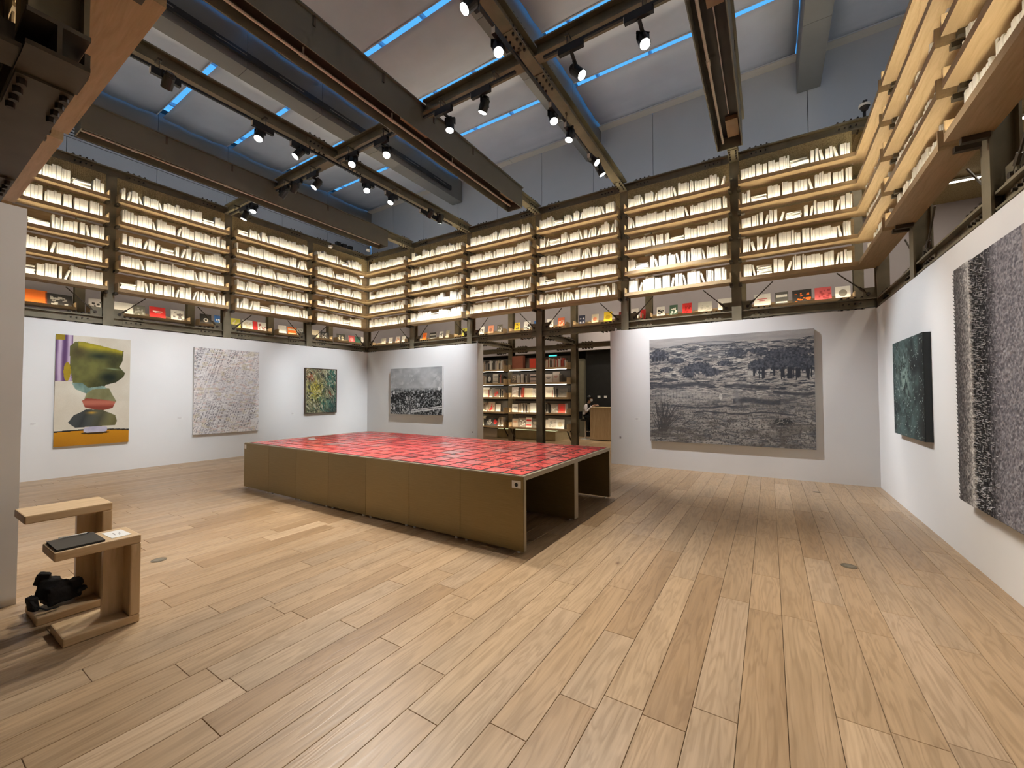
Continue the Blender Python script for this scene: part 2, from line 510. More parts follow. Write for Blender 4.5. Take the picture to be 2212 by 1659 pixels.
rest['kind'] = 'stuff'

# ---- white exhibition walls
def wall_box(name, a, b, label, mat='wall'):
    o = MB().box(a, b).build(name, M[mat])
    return structure(o, label)
wall_box('wall_left', (XL - 0.28, 0.0, 0), (XL, YB, WH), 'white exhibition wall on the left hung with three paintings')
wbl = wall_box('wall_back_left', (XL - 0.28, YB, 0), (-7.005, YB + 0.275, WH), 'white exhibition wall left of the opening')
wbr = wall_box('wall_back_right', (-3.13, YB, 0), (XR + 0.28, YB + 0.275, WH), 'white exhibition wall right of the opening')
wall_box('wall_right', (XR, -2.0, 0), (XR + 0.28, YB, WH), 'white exhibition wall on the right')
wall_box('wall_near', (XL, 0.36, 0), (-4.93, YN, WH), 'white wall end at the left edge')

# ---- outer shell of the building, behind the steel frame
wall_box('wall_outer_left', (-15.2, -4.2, 0), (-14.9, 16.2, ZDECK), 'grey outer wall behind the left bookcases', 'greywall')
wall_box('wall_outer_right', (4.9, -4.2, 0), (5.2, 16.2, ZDECK), 'grey outer wall behind the right bookcases', 'greywall')
wall_box('wall_outer_near', (-14.9, -4.2, 0), (4.9, -3.9, ZDECK), 'grey outer wall behind the camera', 'greywall')
wall_box('wall_rear_upper', (-14.9, 14.5, 3.27), (4.9, 14.8, ZDECK), 'grey bulkhead above the dark back room', 'greywall')
wall_box('wall_rear', (-14.9, 15.9, 0), (4.9, 16.2, ZDECK), 'black back wall of the far room', 'black')
wall_box('wall_rear_panel', (-5.93, 14.7, 0), (4.9, 14.78, 3.27), 'black panelled wall behind the desk', 'black')
o = MB().box((-6.12, 14.5, 0), (-5.93, 14.78, 2.93)).box((-6.12, 14.48, 2.93), (-5.93, 14.8, 2.96)).build('trim_5', mat_plain('olive_wall_end', (0.17, 0.155, 0.11), 0.7))
structure(o, 'olive end panel beside the black wall')

# ---- decks over the book aisles (straw matting soffit)
deck = MB()
deck.box((-14.9, 9.48, ZDECK), (4.9, 16.2, ZDECK + 0.08))
deck.box((-14.9, -4.2, ZDECK), (4.9, 0.36, ZDECK + 0.08))
deck.box((-14.9, 0.36, ZDECK), (-12.02, 9.48, ZDECK + 0.08))
deck.box((1.77, 0.36, ZDECK), (4.9, 9.48, ZDECK + 0.08))
o = deck.build('ceiling_aisle', M['straw'])
structure(o, 'straw matting soffit over the book aisles')
rib = MB()
for k in range(150):
    x = -11.8 + k * 0.09
    if x < 1.55: rib.box((x, 9.49, ZDECK - 0.022), (x + 0.028, 11.5, ZDECK))
for k in range(100):
    y = 0.7 + k * 0.09
    if y < 9.2: rib.box((-14.0, y, ZDECK - 0.022), (-12.03, y + 0.028, ZDECK))
o = rib.build('reed', M['straw'], o); o['kind'] = 'stuff'

M['cove'] = mat_emit('cool_fill_glow', (0.90, 0.95, 1.0), DECK_FILL_L)  # added upward fill for upper walls and blinds, hidden behind the top beams
for a, b, lab in (((-12.6, 10.35), (2.6, 10.41), 'long added fill batten on the deck above the far bookcases'), ((-12.98, 1.0), (-12.92, 9.0), 'long added fill batten on the deck above the left bookcases'),
                  ((2.70, 1.0), (2.76, 9.0), 'long added fill batten on the deck above the right bookcases'), ((-12.6, -0.76), (2.6, -0.70), 'long added fill batten on the deck above the near bookcases')):
    t = thing('fill_batten', lab, 'light', (a[0], a[1], ZDECK + 0.081))
    MB().box((0, 0, 0), (b[0] - a[0], b[1] - a[1], 0.05)).build('housing', M['label'], t)
    MB().box((0.01, 0.01, 0.051), (b[0] - a[0] - 0.01, b[1] - a[1] - 0.01, 0.056)).build('diffuser', M['cove'], t)

M['aisle_fill'] = mat_emit('warm_fill_glow', (1.0, 0.90, 0.76), 24.0)  # added fill for the walls and frame behind the shelves, no known fixture
for a, b, lab in (((-13.9, 12.9), (4.0, 13.0), 'long added warm fill batten under the soffit behind the far bookcases'), ((-13.1, 0.8), (-13.0, 9.2), 'long added warm fill batten under the soffit behind the left bookcases'),
                  ((2.75, 0.8), (2.85, 9.2), 'long added warm fill batten under the soffit behind the right bookcases'), ((-13.9, 10.5), (4.0, 10.6), 'long added warm fill batten under the soffit between far frame and rear columns')):
    t = thing('fill_batten', lab, 'light', (a[0], a[1], ZDECK - 0.024))
    MB().box((0, 0, -0.05), (b[0] - a[0], b[1] - a[1], 0)).build('housing', M['label'], t)
    MB().box((0.01, 0.01, -0.056), (b[0] - a[0] - 0.01, b[1] - a[1] - 0.01, -0.051)).build('diffuser', M['aisle_fill'], t)

# ---- upper shaft walls of pale panels with open joints
def panel_wall(name, label, p0, axis, length, z0, z1, pitch, start, depth_dir, mat='panel', th=0.05):
    """axis 0: runs along x at y=p0[1]; axis 1: runs along y at x=p0[0]"""
    if axis == 0:
        bk = MB().box((p0[0], min(p0[1] + depth_dir * th, p0[1] + depth_dir * 0.2), z0), (p0[0] + length, max(p0[1] + depth_dir * th, p0[1] + depth_dir * 0.2), z1))
    else:
        bk = MB().box((min(p0[0] + depth_dir * th, p0[0] + depth_dir * 0.2), p0[1], z0), (max(p0[0] + depth_dir * th, p0[0] + depth_dir * 0.2), p0[1] + length, z1))
    w = structure(bk.build(name, M['black_metal']), label)
    a0 = p0[axis]; edges = [a0]
    s = start
    while s < a0 + length - 0.05:
        if s > a0 + 0.05: edges.append(s)
        s += pitch
    edges.append(a0 + length)
    for e0, e1 in zip(edges[:-1], edges[1:]):
        g = 0.006
        if axis == 0:
            ys = sorted((p0[1], p0[1] + depth_dir * (th - 0.002)))
            MB().box((e0 + g, ys[0], z0), (e1 - g, ys[1], z1)).build('panel', M[mat], w)
        else:
            xs_ = sorted((p0[0], p0[0] + depth_dir * (th - 0.002)))
            MB().box((xs_[0], e0 + g, z0), (xs_[1], e1 - g, z1)).build('panel', M[mat], w)
    return w
panel_wall('wall_back_upper', 'pale panelled wall above the far bookcases', (-14.85, 11.85, 0), 0, 18.9, ZDECK + 0.08, ZCEIL - 0.03, 1.79, -13.44, 1)
panel_wall('wall_left_upper', 'pale panelled wall above the left bookcases', (-14.85, -1.95, 0), 1, 13.8, ZDECK + 0.08, 8.12, 1.79, -1.0, -1)
panel_wall('wall_right_upper', 'pale panelled wall above the right bookcases', (4.1, -1.95, 0), 1, 13.8, ZDECK + 0.08, ZCEIL - 0.03, 1.79, -1.0, 1)
panel_wall('wall_near_upper', 'pale panelled wall above the near bookcases', (-14.85, -1.95, 0), 0, 18.9, ZDECK + 0.08, ZCEIL - 0.03, 1.79, -13.44, -1)
# slatted grille band above the left wall panels
g = MB().box((-15.1, -1.95, 8.12), (-14.91, 11.85, 9.3)).build('trim_6', M['black_metal'])
structure(g, 'dark slot of the air grille above the left wall')
for k in range(15):
    z = 8.15 + k * 0.078
    MB().box((-14.90, -1.95, z), (-14.885, 11.85, z + 0.046)).build('slat', M['panel'], g)

# ---- skylight ceiling: box beams, cream edge strip, glass, fabric blinds
BOXR = [1.13, -4.22, -9.66, -14.81]          # right faces of the deep box beams
BOXW = 0.46
STRIPS = [0.79, 2.58, 4.37, 6.16, 7.95, 9.70]
for k, xr in enumerate(BOXR):
    xl = xr - BOXW
    core = MB().box((xl + 0.02, -1.95, 8.87), (xr - 0.02, 11.84, 9.95)).build('trim_%d' % (k + 1), M['black_metal'])
    structure(core, ('grey panelled box beam under the skylight, rightmost', 'grey panelled box beam under the skylight, third from left',
                     'grey panelled box beam under the skylight, second from left', 'grey panelled box beam above the left wall grille')[k])
    edges = [-1.95] + STRIPS + [11.84]
    for e0, e1 in zip(edges[:-1], edges[1:]):
        p = MB()
        p.box((xl, e0 + 0.005, 8.83), (xr, e1 - 0.005, 8.87))
        p.box((xl, e0 + 0.005, 8.87), (xl + 0.018, e1 - 0.005, 9.80))
        p.box((xr - 0.018, e0 + 0.005, 8.87), (xr, e1 - 0.005, 9.80))
        p.build('panel', M['boxbeam'], core)
sky = MB()
for y in [-0.9] + STRIPS + [11.62]:
    sky.box((-14.85, y - 0.012, 9.93), (4.1, y + 0.012, 10.02))
for x in np.arange(-14.4, 4.0, 1.34):
    sky.box((x - 0.03, -1.95, 9.93), (x + 0.03, 11.85, 10.02))
ceil = structure(sky.build('ceiling', M['panel']), 'skylight roof with grey fabric blinds')
MB().box((-14.85, -1.95, 10.03), (4.1, 11.85, 10.04)).build('glass_pane', M['glass'], ceil)
for x0, x1 in ((-14.85, -7.4), (-7.4, -1.1), (-1.1, 4.1)):
    MB().box((x0 + 0.005, 11.60, 9.63), (x1 - 0.005, 11.85, 9.66)).build('edge_panel', M['cream'], ceil)
    MB().box((x0 + 0.005, -1.95, 9.63), (x1 - 0.005, -1.7, 9.66)).build('edge_panel', M['cream'], ceil)
def blind(x0, x1, y0, y1):
    nx, ny = 6, 12
    v, f = [], []
    for j in range(ny + 1):
        t = j / ny
        sag = -0.05 * math.sin(math.pi * t) - 0.012 * math.sin(6 * math.pi * t)
        for i in range(nx + 1):
            s = i / nx
            v.append((x0 + (x1 - x0) * s, y0 + (y1 - y0) * t, 9.66 + sag + 0.008 * math.sin(9 * s + 5 * y0)))
    for j in range(ny):
        for i in range(nx):
            a = j * (nx + 1) + i
            f.append((a, a + nx + 1, a + nx + 2, a + 1))
    me = bpy.data.meshes.new('blind'); me.from_pydata(v, [], f); me.materials.append(M['blind'])
    me.polygons.foreach_set('use_smooth', [True] * len(f)); me.update()
    o = link('blind', me, ceil)
    so = o.modifiers.new('thick', 'SOLIDIFY'); so.thickness = 0.004
    MB().tube((x0, y1 - 0.01, 9.655), (x1, y1 - 0.01, 9.655), 0.016, 6).build('hem_bar', M['panel'], o)
spans = [(1.13 + 0.07, 4.08), (-4.22 + 0.06, 0.67 - 0.02), (-9.66 + 0.05, -4.68 - 0.02), (-14.81 + 0.06, -10.12 - 0.02)]
ys = [-0.95] + STRIPS + [11.64]
for x0, x1 in spans:
    for y0, y1 in zip(ys[:-1], ys[1:]):
        g0 = 0.02 if y0 < 0 else 0.075
        g1 = 0.035 if y1 > 11 else 0.055
        blind(x0, x1, y0 + g0, y1 - g1)
blind(-14.75, 4.05, -1.9, -1.0)
# dark lighting rail along the second box beam
rail = tag(MB().box((-9.60, -1.9, 8.96), (-9.54, 11.1, 9.10)).build('lighting_rail', M['black_metal']), 'long black rail beside the second grey box beam under the skylight', 'rail')
for k in range(10):
    MB().box((-9.54, -1.5 + k * 1.3, 9.02), (-9.535, -0.9 + k * 1.3, 9.04)).build('slot', M['boxbeam'], rail)
for k in range(10):
    MB().box((-9.66, -1.2 + k * 1.3, 9.0), (-9.60, -1.16 + k * 1.3, 9.05)).build('bracket', M['black_metal'], rail)

# ================================================================== STEEL FRAME
def bolt_cluster(mb, c, along, face, n=4, pitch=0.07, size=0.02):
    """row of hexagonal bolt heads; along and face are unit vectors"""
    c, along, face = Vector(c), Vector(along), Vector(face)
    for i in range(n):
        p = c + along * (i - (n - 1) / 2) * pitch
        mb.tube(p, p + face * 0.03, size, 6)

def column(x, y, z0, z1, label, inward, rods=True, group=None):
    """H-section column; inward = unit vector to the room"""
    t = thing('steel_column', label, 'column', (x, y, z0), 0, group)
    h = z1 - z0
    w = 0.085
    a = Vector(inward); s = Vector((-a.y, a.x, 0))
    mb = MB()
    for sg in (-1, 1):
        p = a * sg * w
        mb.bar((p.x, p.y, 0), (p.x, p.y, h), 0.17, 0.02, up=(a.x, a.y, 0))
    mb.bar((0, 0, 0), (0, 0, h), 0.02, 0.16, up=(a.x, a.y, 0))
    mb.build('shaft', M['steel'], t)
    if rods and z0 < 3.5:
        zb = 3.36 - z0
        for sg in (-1, 1):
            pl = MB()
            c = s * sg * 0.17
            pl.bar((c.x, c.y, zb - 0.09), (c.x, c.y, zb + 0.11), 0.18, 0.016, up=(a.x, a.y, 0))
            g = pl.build('gusset', M['steel'], t)
            b = MB(); b.tube(c + s * sg * 0.02 + a * 0.006 + Vector((0, 0, zb)), c + s * sg * 0.02 + a * 0.03 + Vector((0, 0, zb)), 0.028, 8)
            b.build('bolt', M['bolt'], g)
            r = MB()
            p0 = c + s * sg * 0.02 + Vector((0, 0, zb)); p1 = s * sg * 0.62 + a * 0.02 + Vector((0, 0, 3.79 - z0))
            r.tube(p0, p1, 0.011, 6)
            d = (p1 - p0)
            r.tube(p0 + d * 0.12, p0 + d * 0.28, 0.022, 6)
            r.build('tie_rod', M['steel_dark'], t)
    return t

def beam(name, label, p0, p1, z0, z1, nodes, width=0.14, splice=0.42, face=None, cat='beam', mat='steel'):
    """I-beam between two points with bolted splice plates beside each node"""
    p0, p1 = Vector((*p0, z0)), Vector((*p1, z0))
    ax = (p1 - p0).normalized(); L_ = (p1 - p0).length
    s = Vector((-ax.y, ax.x, 0))
    t = thing(name, label, cat, p0)
    h = z1 - z0
    for nm, zz, hh, ww in (('bottom_flange', 0.0, 0.022, width), ('web', 0.022, h - 0.044, 0.016), ('top_flange', h - 0.022, 0.022, width)):
        mb = MB()
        zc = zz + hh / 2
        mb.bar((0, 0, zc), tuple(ax * L_ + Vector((0, 0, zc))), ww, hh)
        mb.build(nm, M[mat], t)
    bl = MB()
    for nd in nodes:
        d = (Vector((*nd, z0)) - p0).dot(ax)
        for sg in (-1, 1):
            dc = d + sg * splice
            if dc < 0.1 or dc > L_ - 0.1:
                continue
            c = ax * dc
            for zz in (-0.012, h):
                q = MB(); q.bar(c - ax * 0.19 + Vector((0, 0, zz + 0.006)), c + ax * 0.19 + Vector((0, 0, zz + 0.006)), width - 0.01, 0.012)
                q.build('splice_plate', M[mat], t)
            for sd in (-1, 1):
                off = s * sd * (width / 2 - 0.03)
                bolt_cluster(bl, c + off + Vector((0, 0, h + 0.012)), ax, (0, 0, 1), 4, 0.095, 0.017)
                bolt_cluster(bl, c + off + Vector((0, 0, -0.012)), ax, (0, 0, -1), 4, 0.095, 0.017)
                q = MB(); q.bar(c - ax * 0.17 + s * sd * 0.016 + Vector((0, 0, h / 2)), c + ax * 0.17 + s * sd * 0.016 + Vector((0, 0, h / 2)), 0.014, h * 0.62)
                q.build('web_plate', M[mat], t)
                bolt_cluster(bl, c + s * sd * 0.022 + Vector((0, 0, h / 2)), ax, tuple(s * sd), 4, 0.08, 0.014)
    if bl.v:
        o = bl.build('bolt_row', M['bolt'], t); o['kind'] = 'stuff'
    return t

ORD = ('first', 'second', 'third', 'fourth', 'fifth', 'sixth', 'seventh')
ZT0, ZT1 = 6.32, 6.50        # top ring
ZL0, ZL1 = 3.12, 3.28        # lower ring
for i, x in enumerate(COLX):
    z0 = 0.0 if i == 3 else WH + 0.002
    lab = ('steel column in the far right corner of the frame', 'steel column on the far wall, first left of the right corner',
           'steel column on the far wall above the left end of the landscape wall', 'floor standing steel column in the middle of the opening',
           'steel column on the far wall above the grey city painting wall end', 'steel column on the far wall, first right of the left corner',
           'steel column in the far left corner of the frame')[i]
    column(x, 9.40, z0, ZT0 - 0.002, lab, (0, -1, 0))
for i, y in enumerate(COLYL[1:4]):
    column(-11.94, y, WH + 0.002, ZT0 - 0.002, 'steel column above the left wall, %s from the far corner' % ORD[i], (1, 0, 0))
column(-11.94, COLYL[4] - 0.1, 3.08, ZT0 - 0.002, 'steel column in the near left corner of the frame', (1, 0, 0))
for i, y in enumerate(COLYR[1:4]):
    column(1.69, y, WH + 0.002, ZT0 - 0.002, 'steel column above the right wall, %s from the far corner' % ORD[i], (-1, 0, 0))
for i, x in enumerate(COLX[2:6]):
    column(x, 0.44, 3.30, ZT0 - 0.002, 'steel hanger column of the near frame, %s from the left edge of the roof' % ORD[3 - i], (0, 1, 0), rods=False)
# rear row of columns
YR2, XLR, XRR = 11.6, -14.14, 3.89
for i, x in enumerate(COLX):
    lab = ('rear column behind the far right corner', 'rear column behind the grey landscape wall', 'rear column behind the left end of the landscape wall',
           'rear column at the right end of the lit aisle bookcase', 'rear column between the two lit aisle bookcases',
           'rear column behind the city painting wall', 'rear column behind the far left corner')[i]
    column(x, YR2, 0.0, ZDECK - 0.025, lab, (0, -1, 0), rods=False)
for i, y in enumerate(COLYL):
    column(XLR, y, 0.0, ZDECK - 0.025, 'rear column behind the left wall, %s from the far corner' % ORD[i], (1, 0, 0), rods=False)
for i, y in enumerate(COLYR[:3]):
    column(XRR, y, 0.0, ZDECK - 0.025, 'rear column behind the right wall, %s from the far corner' % ORD[i], (-1, 0, 0), rods=False)

nb = [(x, 9.4) for x in COLX]
beam('steel_beam', 'long steel beam along the top of the far bookcases', (-12.04, 9.4), (1.79, 9.4), ZT0, ZT1, nb)
beam('steel_beam', 'long steel beam below the far bookcases, just above the white wall', (-12.04, 9.4), (1.79, 9.4), ZL0, ZL1, nb)
nl = [(-11.94, y) for y in COLYL]
beam('steel_beam', 'long steel beam along the top of the left bookcases', (-11.94, 0.41), (-11.94, 9.32), ZT0, ZT1, nl)
beam('steel_beam', 'long steel beam below the left bookcases, just above the white wall', (-11.94, 0.41), (-11.94, 9.32), ZL0, ZL1, nl)
nr = [(1.69, y) for y in COLYR]
beam('steel_beam', 'long steel beam along the top of the right bookcases', (1.69, 0.41), (1.69, 9.32), ZT0, ZT1, nr)
beam('steel_beam', 'long steel beam below the right bookcases, just above the white wall', (1.69, 0.41), (1.69, 9.32), ZL0, ZL1, nr)
nn = [(x, 0.44) for x in COLX]
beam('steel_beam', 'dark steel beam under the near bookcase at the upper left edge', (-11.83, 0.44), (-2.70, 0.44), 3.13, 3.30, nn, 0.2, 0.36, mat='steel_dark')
beam('steel_beam', 'steel beam along the top of the near bookcase', (-11.83, 0.44), (1.58, 0.44), ZT0, ZT1, nn)
beam('steel_beam', 'rear steel beam across the opening behind the bookcase aisle', (-14.2, YR2), (3.9, YR2), 3.02, 3.16, [(x, YR2) for x in COLX])
# ties between the front and rear rows
for i, x in enumerate(COLX[1:6]):
    beam('steel_beam', 'short steel tie running back from the %s far wall column counted from the right' % ORD[i + 1], (x, 9.49), (x, YR2 - 0.1), 3.12, 3.26, [(x, 9.5), (x, YR2)])
for i, y in enumerate(COLYL[1:4]):
    beam('steel_beam', 'short steel tie behind the %s left wall column from the far corner' % ORD[i], (-12.04, y), (XLR + 0.1, y), 3.12, 3.26, [(-11.94, y)])
for i, y in enumerate(COLYR[1:3]):
    beam('steel_beam', 'short steel tie behind the %s right wall column from the far corner' % ORD[i], (1.79, y), (XRR - 0.1, y), 3.12, 3.26, [(1.69, y)])
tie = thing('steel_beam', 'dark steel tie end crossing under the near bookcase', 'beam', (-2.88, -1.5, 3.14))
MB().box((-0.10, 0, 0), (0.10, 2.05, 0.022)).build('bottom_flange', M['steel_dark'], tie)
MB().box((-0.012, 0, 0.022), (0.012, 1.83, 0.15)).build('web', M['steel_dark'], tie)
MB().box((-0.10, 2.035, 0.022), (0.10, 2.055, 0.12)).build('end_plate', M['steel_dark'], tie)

# roof beams across the room at the level of the top ring
beam('steel_beam', 'roof beam carrying spotlights at right of centre, below the third box beam', (-2.79, 0.55), (-2.79, 9.30), 6.30, 6.52, [(-2.79, 4.95), (-2.79, 9.4)], 0.17)
beam('steel_beam', 'roof beam carrying spotlights at left of centre, between two light troughs', (-7.32, 0.55), (-7.32, 9.30), 6.30, 6.52, [(-7.32, 4.95), (-7.32, 9.4)], 0.17)
for x, lab in ((-0.53, 'stub of roof beam beyond the right light trough'), (-5.04, 'stub of roof beam beyond the middle light trough'), (-9.66, 'stub of roof beam beyond the left light trough')):
    beam('steel_beam', lab, (x, 8.16), (x, 9.30), 6.30, 6.52, [(x, 9.4)], 0.17)
for x0, x1, lab in ((-11.85, -9.88, 'cross beam between the left bookcases and the left light trough'), (-9.45, -7.42, 'cross beam between the left light trough and the left roof beam'),
                    (-7.22, -5.26, 'cross beam between the left roof beam and the middle light trough'), (-4.82, -2.89, 'cross beam between the middle light trough and the right roof beam'),
                    (-2.69, -0.75, 'cross beam between the right roof beam and the right light trough'), (-0.31, 1.59, 'cross beam between the right light trough and the right bookcases')):
    beam('steel_beam', lab, (x0, 4.95), (x1, 4.95), 6.30, 6.52, [], 0.17)

# long light troughs (open below, with a tube inside) around three roof beams
def trough(x, y0, y1, label):
    t = thing('light_trough', label, 'ceiling light', (x, y0, 5.98))
    ln = y1 - y0
    for sg in (-1, 1):
        MB().box((min(sg * 0.20, sg * 0.185), 0, 0), (max(sg * 0.20, sg * 0.185), ln, 0.48)).build('side_panel', M['trough'], t)
        MB().box((min(sg * 0.20, sg * 0.235), 0, 0.46), (max(sg * 0.20, sg * 0.235), ln, 0.48)).build('top_rim', M['trough'], t)
        for k in range(1, int(ln / 1.1)):
            MB().box((min(sg * 0.20, sg * 0.212), k * 1.1, 0.32), (max(sg * 0.20, sg * 0.212), k * 1.1 + 0.03, 0.46)).build('clip', M['steel_dark'], t)
    MB().box((-0.185, 0, 0.22), (0.185, ln, 0.235)).build('lining', M['trough_in'], t)
    for ye in (0.0, ln - 0.015):
        MB().box((-0.185, ye, 0), (0.185, ye + 0.015, 0.22)).build('end_cap', M['trough'], t)
    for a, b in ((0.05, 0.55), (ln * 0.52, ln * 0.52 + 0.6), (ln - 0.62, ln - 0.1)):
        MB().box((-0.02, a, 0.15), (0.16, b, 0.22)).build('tray', M['tan_tray'], t)
    tb = MB().tube((-0.10, 0.05, 0.10), (-0.10, ln - 0.06, 0.10), 0.019, 8)
    for k in range(int(ln / 1.5)):
        tb.tube((-0.10, 0.7 + k * 1.5, 0.10), (-0.10, 0.8 + k * 1.5, 0.10), 0.027, 8)
        tb.box((-0.106, 0.74 + k * 1.5, 0.10), (-0.094, 0.76 + k * 1.5, 0.22))
    tb.build('tube', M['rod'], t)
    MB().tube((0.04, ln * 0.1, 0.19), (0.04, ln * 0.9, 0.19), 0.008, 6).build('cable', M['white_tube'], t)
    return t
trough(-0.53, 0.75, 8.15, 'rightmost long olive light trough hanging from the roof')
trough(-5.04, 0.75, 8.15, 'middle long olive light trough hanging from the roof')
trough(-9.66, 1.80, 8.15, 'leftmost long olive light trough hanging from the roof')

# ================================================================== BOOKCASES
SHELF_Z = [3.80, 4.275, 4.75, 5.23, 5.71]      # underside of the boards
DEP = 0.36                                    # front edge, measured from the column line to the room
BT = 0.035                                    # board thickness
LEVEL = ('bottom', 'second lowest', 'middle', 'second highest', 'top')
WALLM = {}                                    # wall -> matrix: local x along the wall, local y into the wall, z up
def wall_matrix(origin, along, depth):
    a, d = Vector(along), Vector(depth)
    Mx = Matrix((a, d, Vector((0, 0, 1)))).transposed().to_4x4()
    Mx.translation = Vector(origin)
    return Mx
WALLM['far'] = wall_matrix((-11.94, 9.40, 0), (1, 0, 0), (0, 1, 0))
WALLM['left'] = wall_matrix((-11.94, 0.51, 0), (0, 1, 0), (-1, 0, 0))
WALLM['right'] = wall_matrix((1.69, 9.40, 0), (0, -1, 0), (1, 0, 0))
WALLM['near'] = wall_matrix((1.69, 0.51, 0), (-1, 0, 0), (0, -1, 0))

def bookcase(wall, s0, s1, label, corner0=False, corner1=False, fill0=False, fill1=False, levels=SHELF_Z, backs=True, dep=DEP):
    """boards between column lines s0 and s1; at a corner the lip stops at the neighbour's front edge"""
    t = thing('wall_bookcase', label, 'bookcase')
    t.matrix_world = WALLM[wall] @ Matrix.Translation((s0, 0, levels[0]))
    L_ = s1 - s0
    a = (dep if corner0 else 0.075); b = L_ - (dep if corner1 else 0.075)
    ba = (0.02 if fill0 else a); bb = (L_ - 0.02 if fill1 else b)
    board = MB().box((ba, -dep, 0), (bb, -0.06, BT))
    bm = board.mesh('shelf', M['wood'])
    lip = MB().box((a, -dep, BT), (b, -dep + 0.018, BT + 0.038)).mesh('front_lip', M['wood'])
    led = MB().box((a + 0.03, -dep + 0.02, BT), (b - 0.03, -dep + 0.034, BT + 0.008))
    # emitting face tilted up and towards the books
    n = len(led.v)
    led.v += [(a + 0.03, -dep + 0.021, BT + 0.017), (b - 0.03, -dep + 0.021, BT + 0.017), (b - 0.03, -dep + 0.036, BT + 0.0085), (a + 0.03, -dep + 0.036, BT + 0.0085)]
    led.f.append((n, n + 1, n + 2, n + 3)); led.m.append(1)
    ledm = bpy.data.meshes.new('led_strip'); ledm.from_pydata(led.v, [], led.f)
    ledm.materials.append(M['label']); ledm.materials.append(M['led'])
    ledm.polygons.foreach_set('material_index', led.m); ledm.update()
    endm = MB().box((0, -dep, 0), (0.02, -0.08, 0.15)).mesh('end_panel', M['wood_v'])
    brm = MB().box((0.02, -dep + 0.10, -0.05), (0.075, -0.09, -0.002)).mesh('bracket', M['steel_dark'])
    bkm = MB().box((ba + 0.01, -0.075, BT + 0.004), (bb - 0.01, -0.06, 0.436)).mesh('back_panel', M['backboard'])
    mm = MB().box((ba + 0.01, -0.072, BT + 0.004), (bb - 0.01, -0.062, 0.60))
    nr_ = int((bb - ba) / 0.03)
    for q in range(nr_):
        xq = ba + 0.015 + q * 0.03
        mm.box((xq, -0.080, BT + 0.004), (xq + 0.018, -0.072, 0.60))
    mat_mesh = mm.mesh('straw_mat', M['straw'])
    z0 = levels[0]
    for k, z in enumerate(levels):
        sh = link('shelf', bm, t, Matrix.Translation((0, 0, z - z0)))
        link('front_lip', lip, sh)
        link('led_strip', ledm, sh)
        if not corner0:
            link('end_panel', endm, sh, Matrix.Translation((a - 0.001, 0, BT)))
            link('bracket', brm, t, Matrix.Translation((0.03, 0, z - z0)))
        if not corner1:
            link('end_panel', endm, sh, Matrix.Translation((b - 0.019, 0, BT)))
            link('bracket', brm, t, Matrix.Translation((L_ - 0.125, 0, z - z0)))
        if backs and k < len(levels) - 1:
            link('back_panel', bkm, sh)
        elif backs:
            link('straw_mat', mat_mesh, sh)
    return t

def far_s(x): return x + 11.94
FAR_BAYS = [(COLX[i + 1], COLX[i]) for i in range(6)]          # from right to left
LEFT_BAYS = [(COLYL[i + 1], COLYL[i]) for i in range(4)]       # from the far corner to the camera
RIGHT_BAYS = [(COLYR[i], COLYR[i + 1]) for i in range(4)]
NB = ('beside the right corner', 'second from the right corner', 'third from the right corner', 'fourth from the right corner', 'fifth from the right corner', 'beside the left corner')
# right wall carries through the corner; the far wall's lips stop there
CASES = []       # (wall, bay phrase, s0, s1, book range a, book range b)
for i, (x0, x1) in enumerate(FAR_BAYS):
    c1, c0 = i == 0, i == 5
    bookcase('far', far_s(x0), far_s(x1), 'oak bookcase of five lit shelves on the far wall, ' + NB[i], corner0=c0, corner1=c1)
    CASES.append(('far', 'far wall bay ' + NB[i].replace('above the opening, ', '').replace('the ', ''), far_s(x0), far_s(x1), DEP + 0.01 if c0 else 0.11, (x1 - x0) - (DEP + 0.02 if c1 else 0.11)))
for i, (y0, y1) in enumerate(LEFT_BAYS):
    c1 = i == 0; c0 = i == 3
    s0, s1 = y0 - 0.51, y1 - 0.51
    bookcase('left', s0, s1, 'oak bookcase of five lit shelves on the left wall, %s from the far corner' % ORD[i], corner1=c1, fill1=c1, corner0=c0, fill0=c0)
    CASES.append(('left', 'left wall bay %s from far corner' % ORD[i], s0, s1, DEP + 0.05 if c0 else 0.11, (y1 - y0) - (DEP + 0.05 if c1 else 0.11)))
for i, (y1, y0) in enumerate(RIGHT_BAYS):
    c0 = i == 0; c1 = i == 3
    s0, s1 = 9.40 - y1, 9.40 - y0
    bookcase('right', s0, s1, 'oak bookcase of five lit shelves on the right wall, %s from the far corner' % ORD[i], corner0=c0, fill0=c0, corner1=c1, fill1=c1)
    if i < 3:
        CASES.append(('right', 'right wall bay %s from far corner' % ORD[i], s0, s1, DEP + 0.05 if c0 else 0.13, (y1 - y0) - 0.13))
for i in (2, 3, 4):
    x1, x0 = COLX[i], COLX[i + 1]
    bookcase('near', 1.69 - x1, 1.69 - x0, 'dark underside of the near bookcase, %s bay from the camera' % ORD[i - 2])

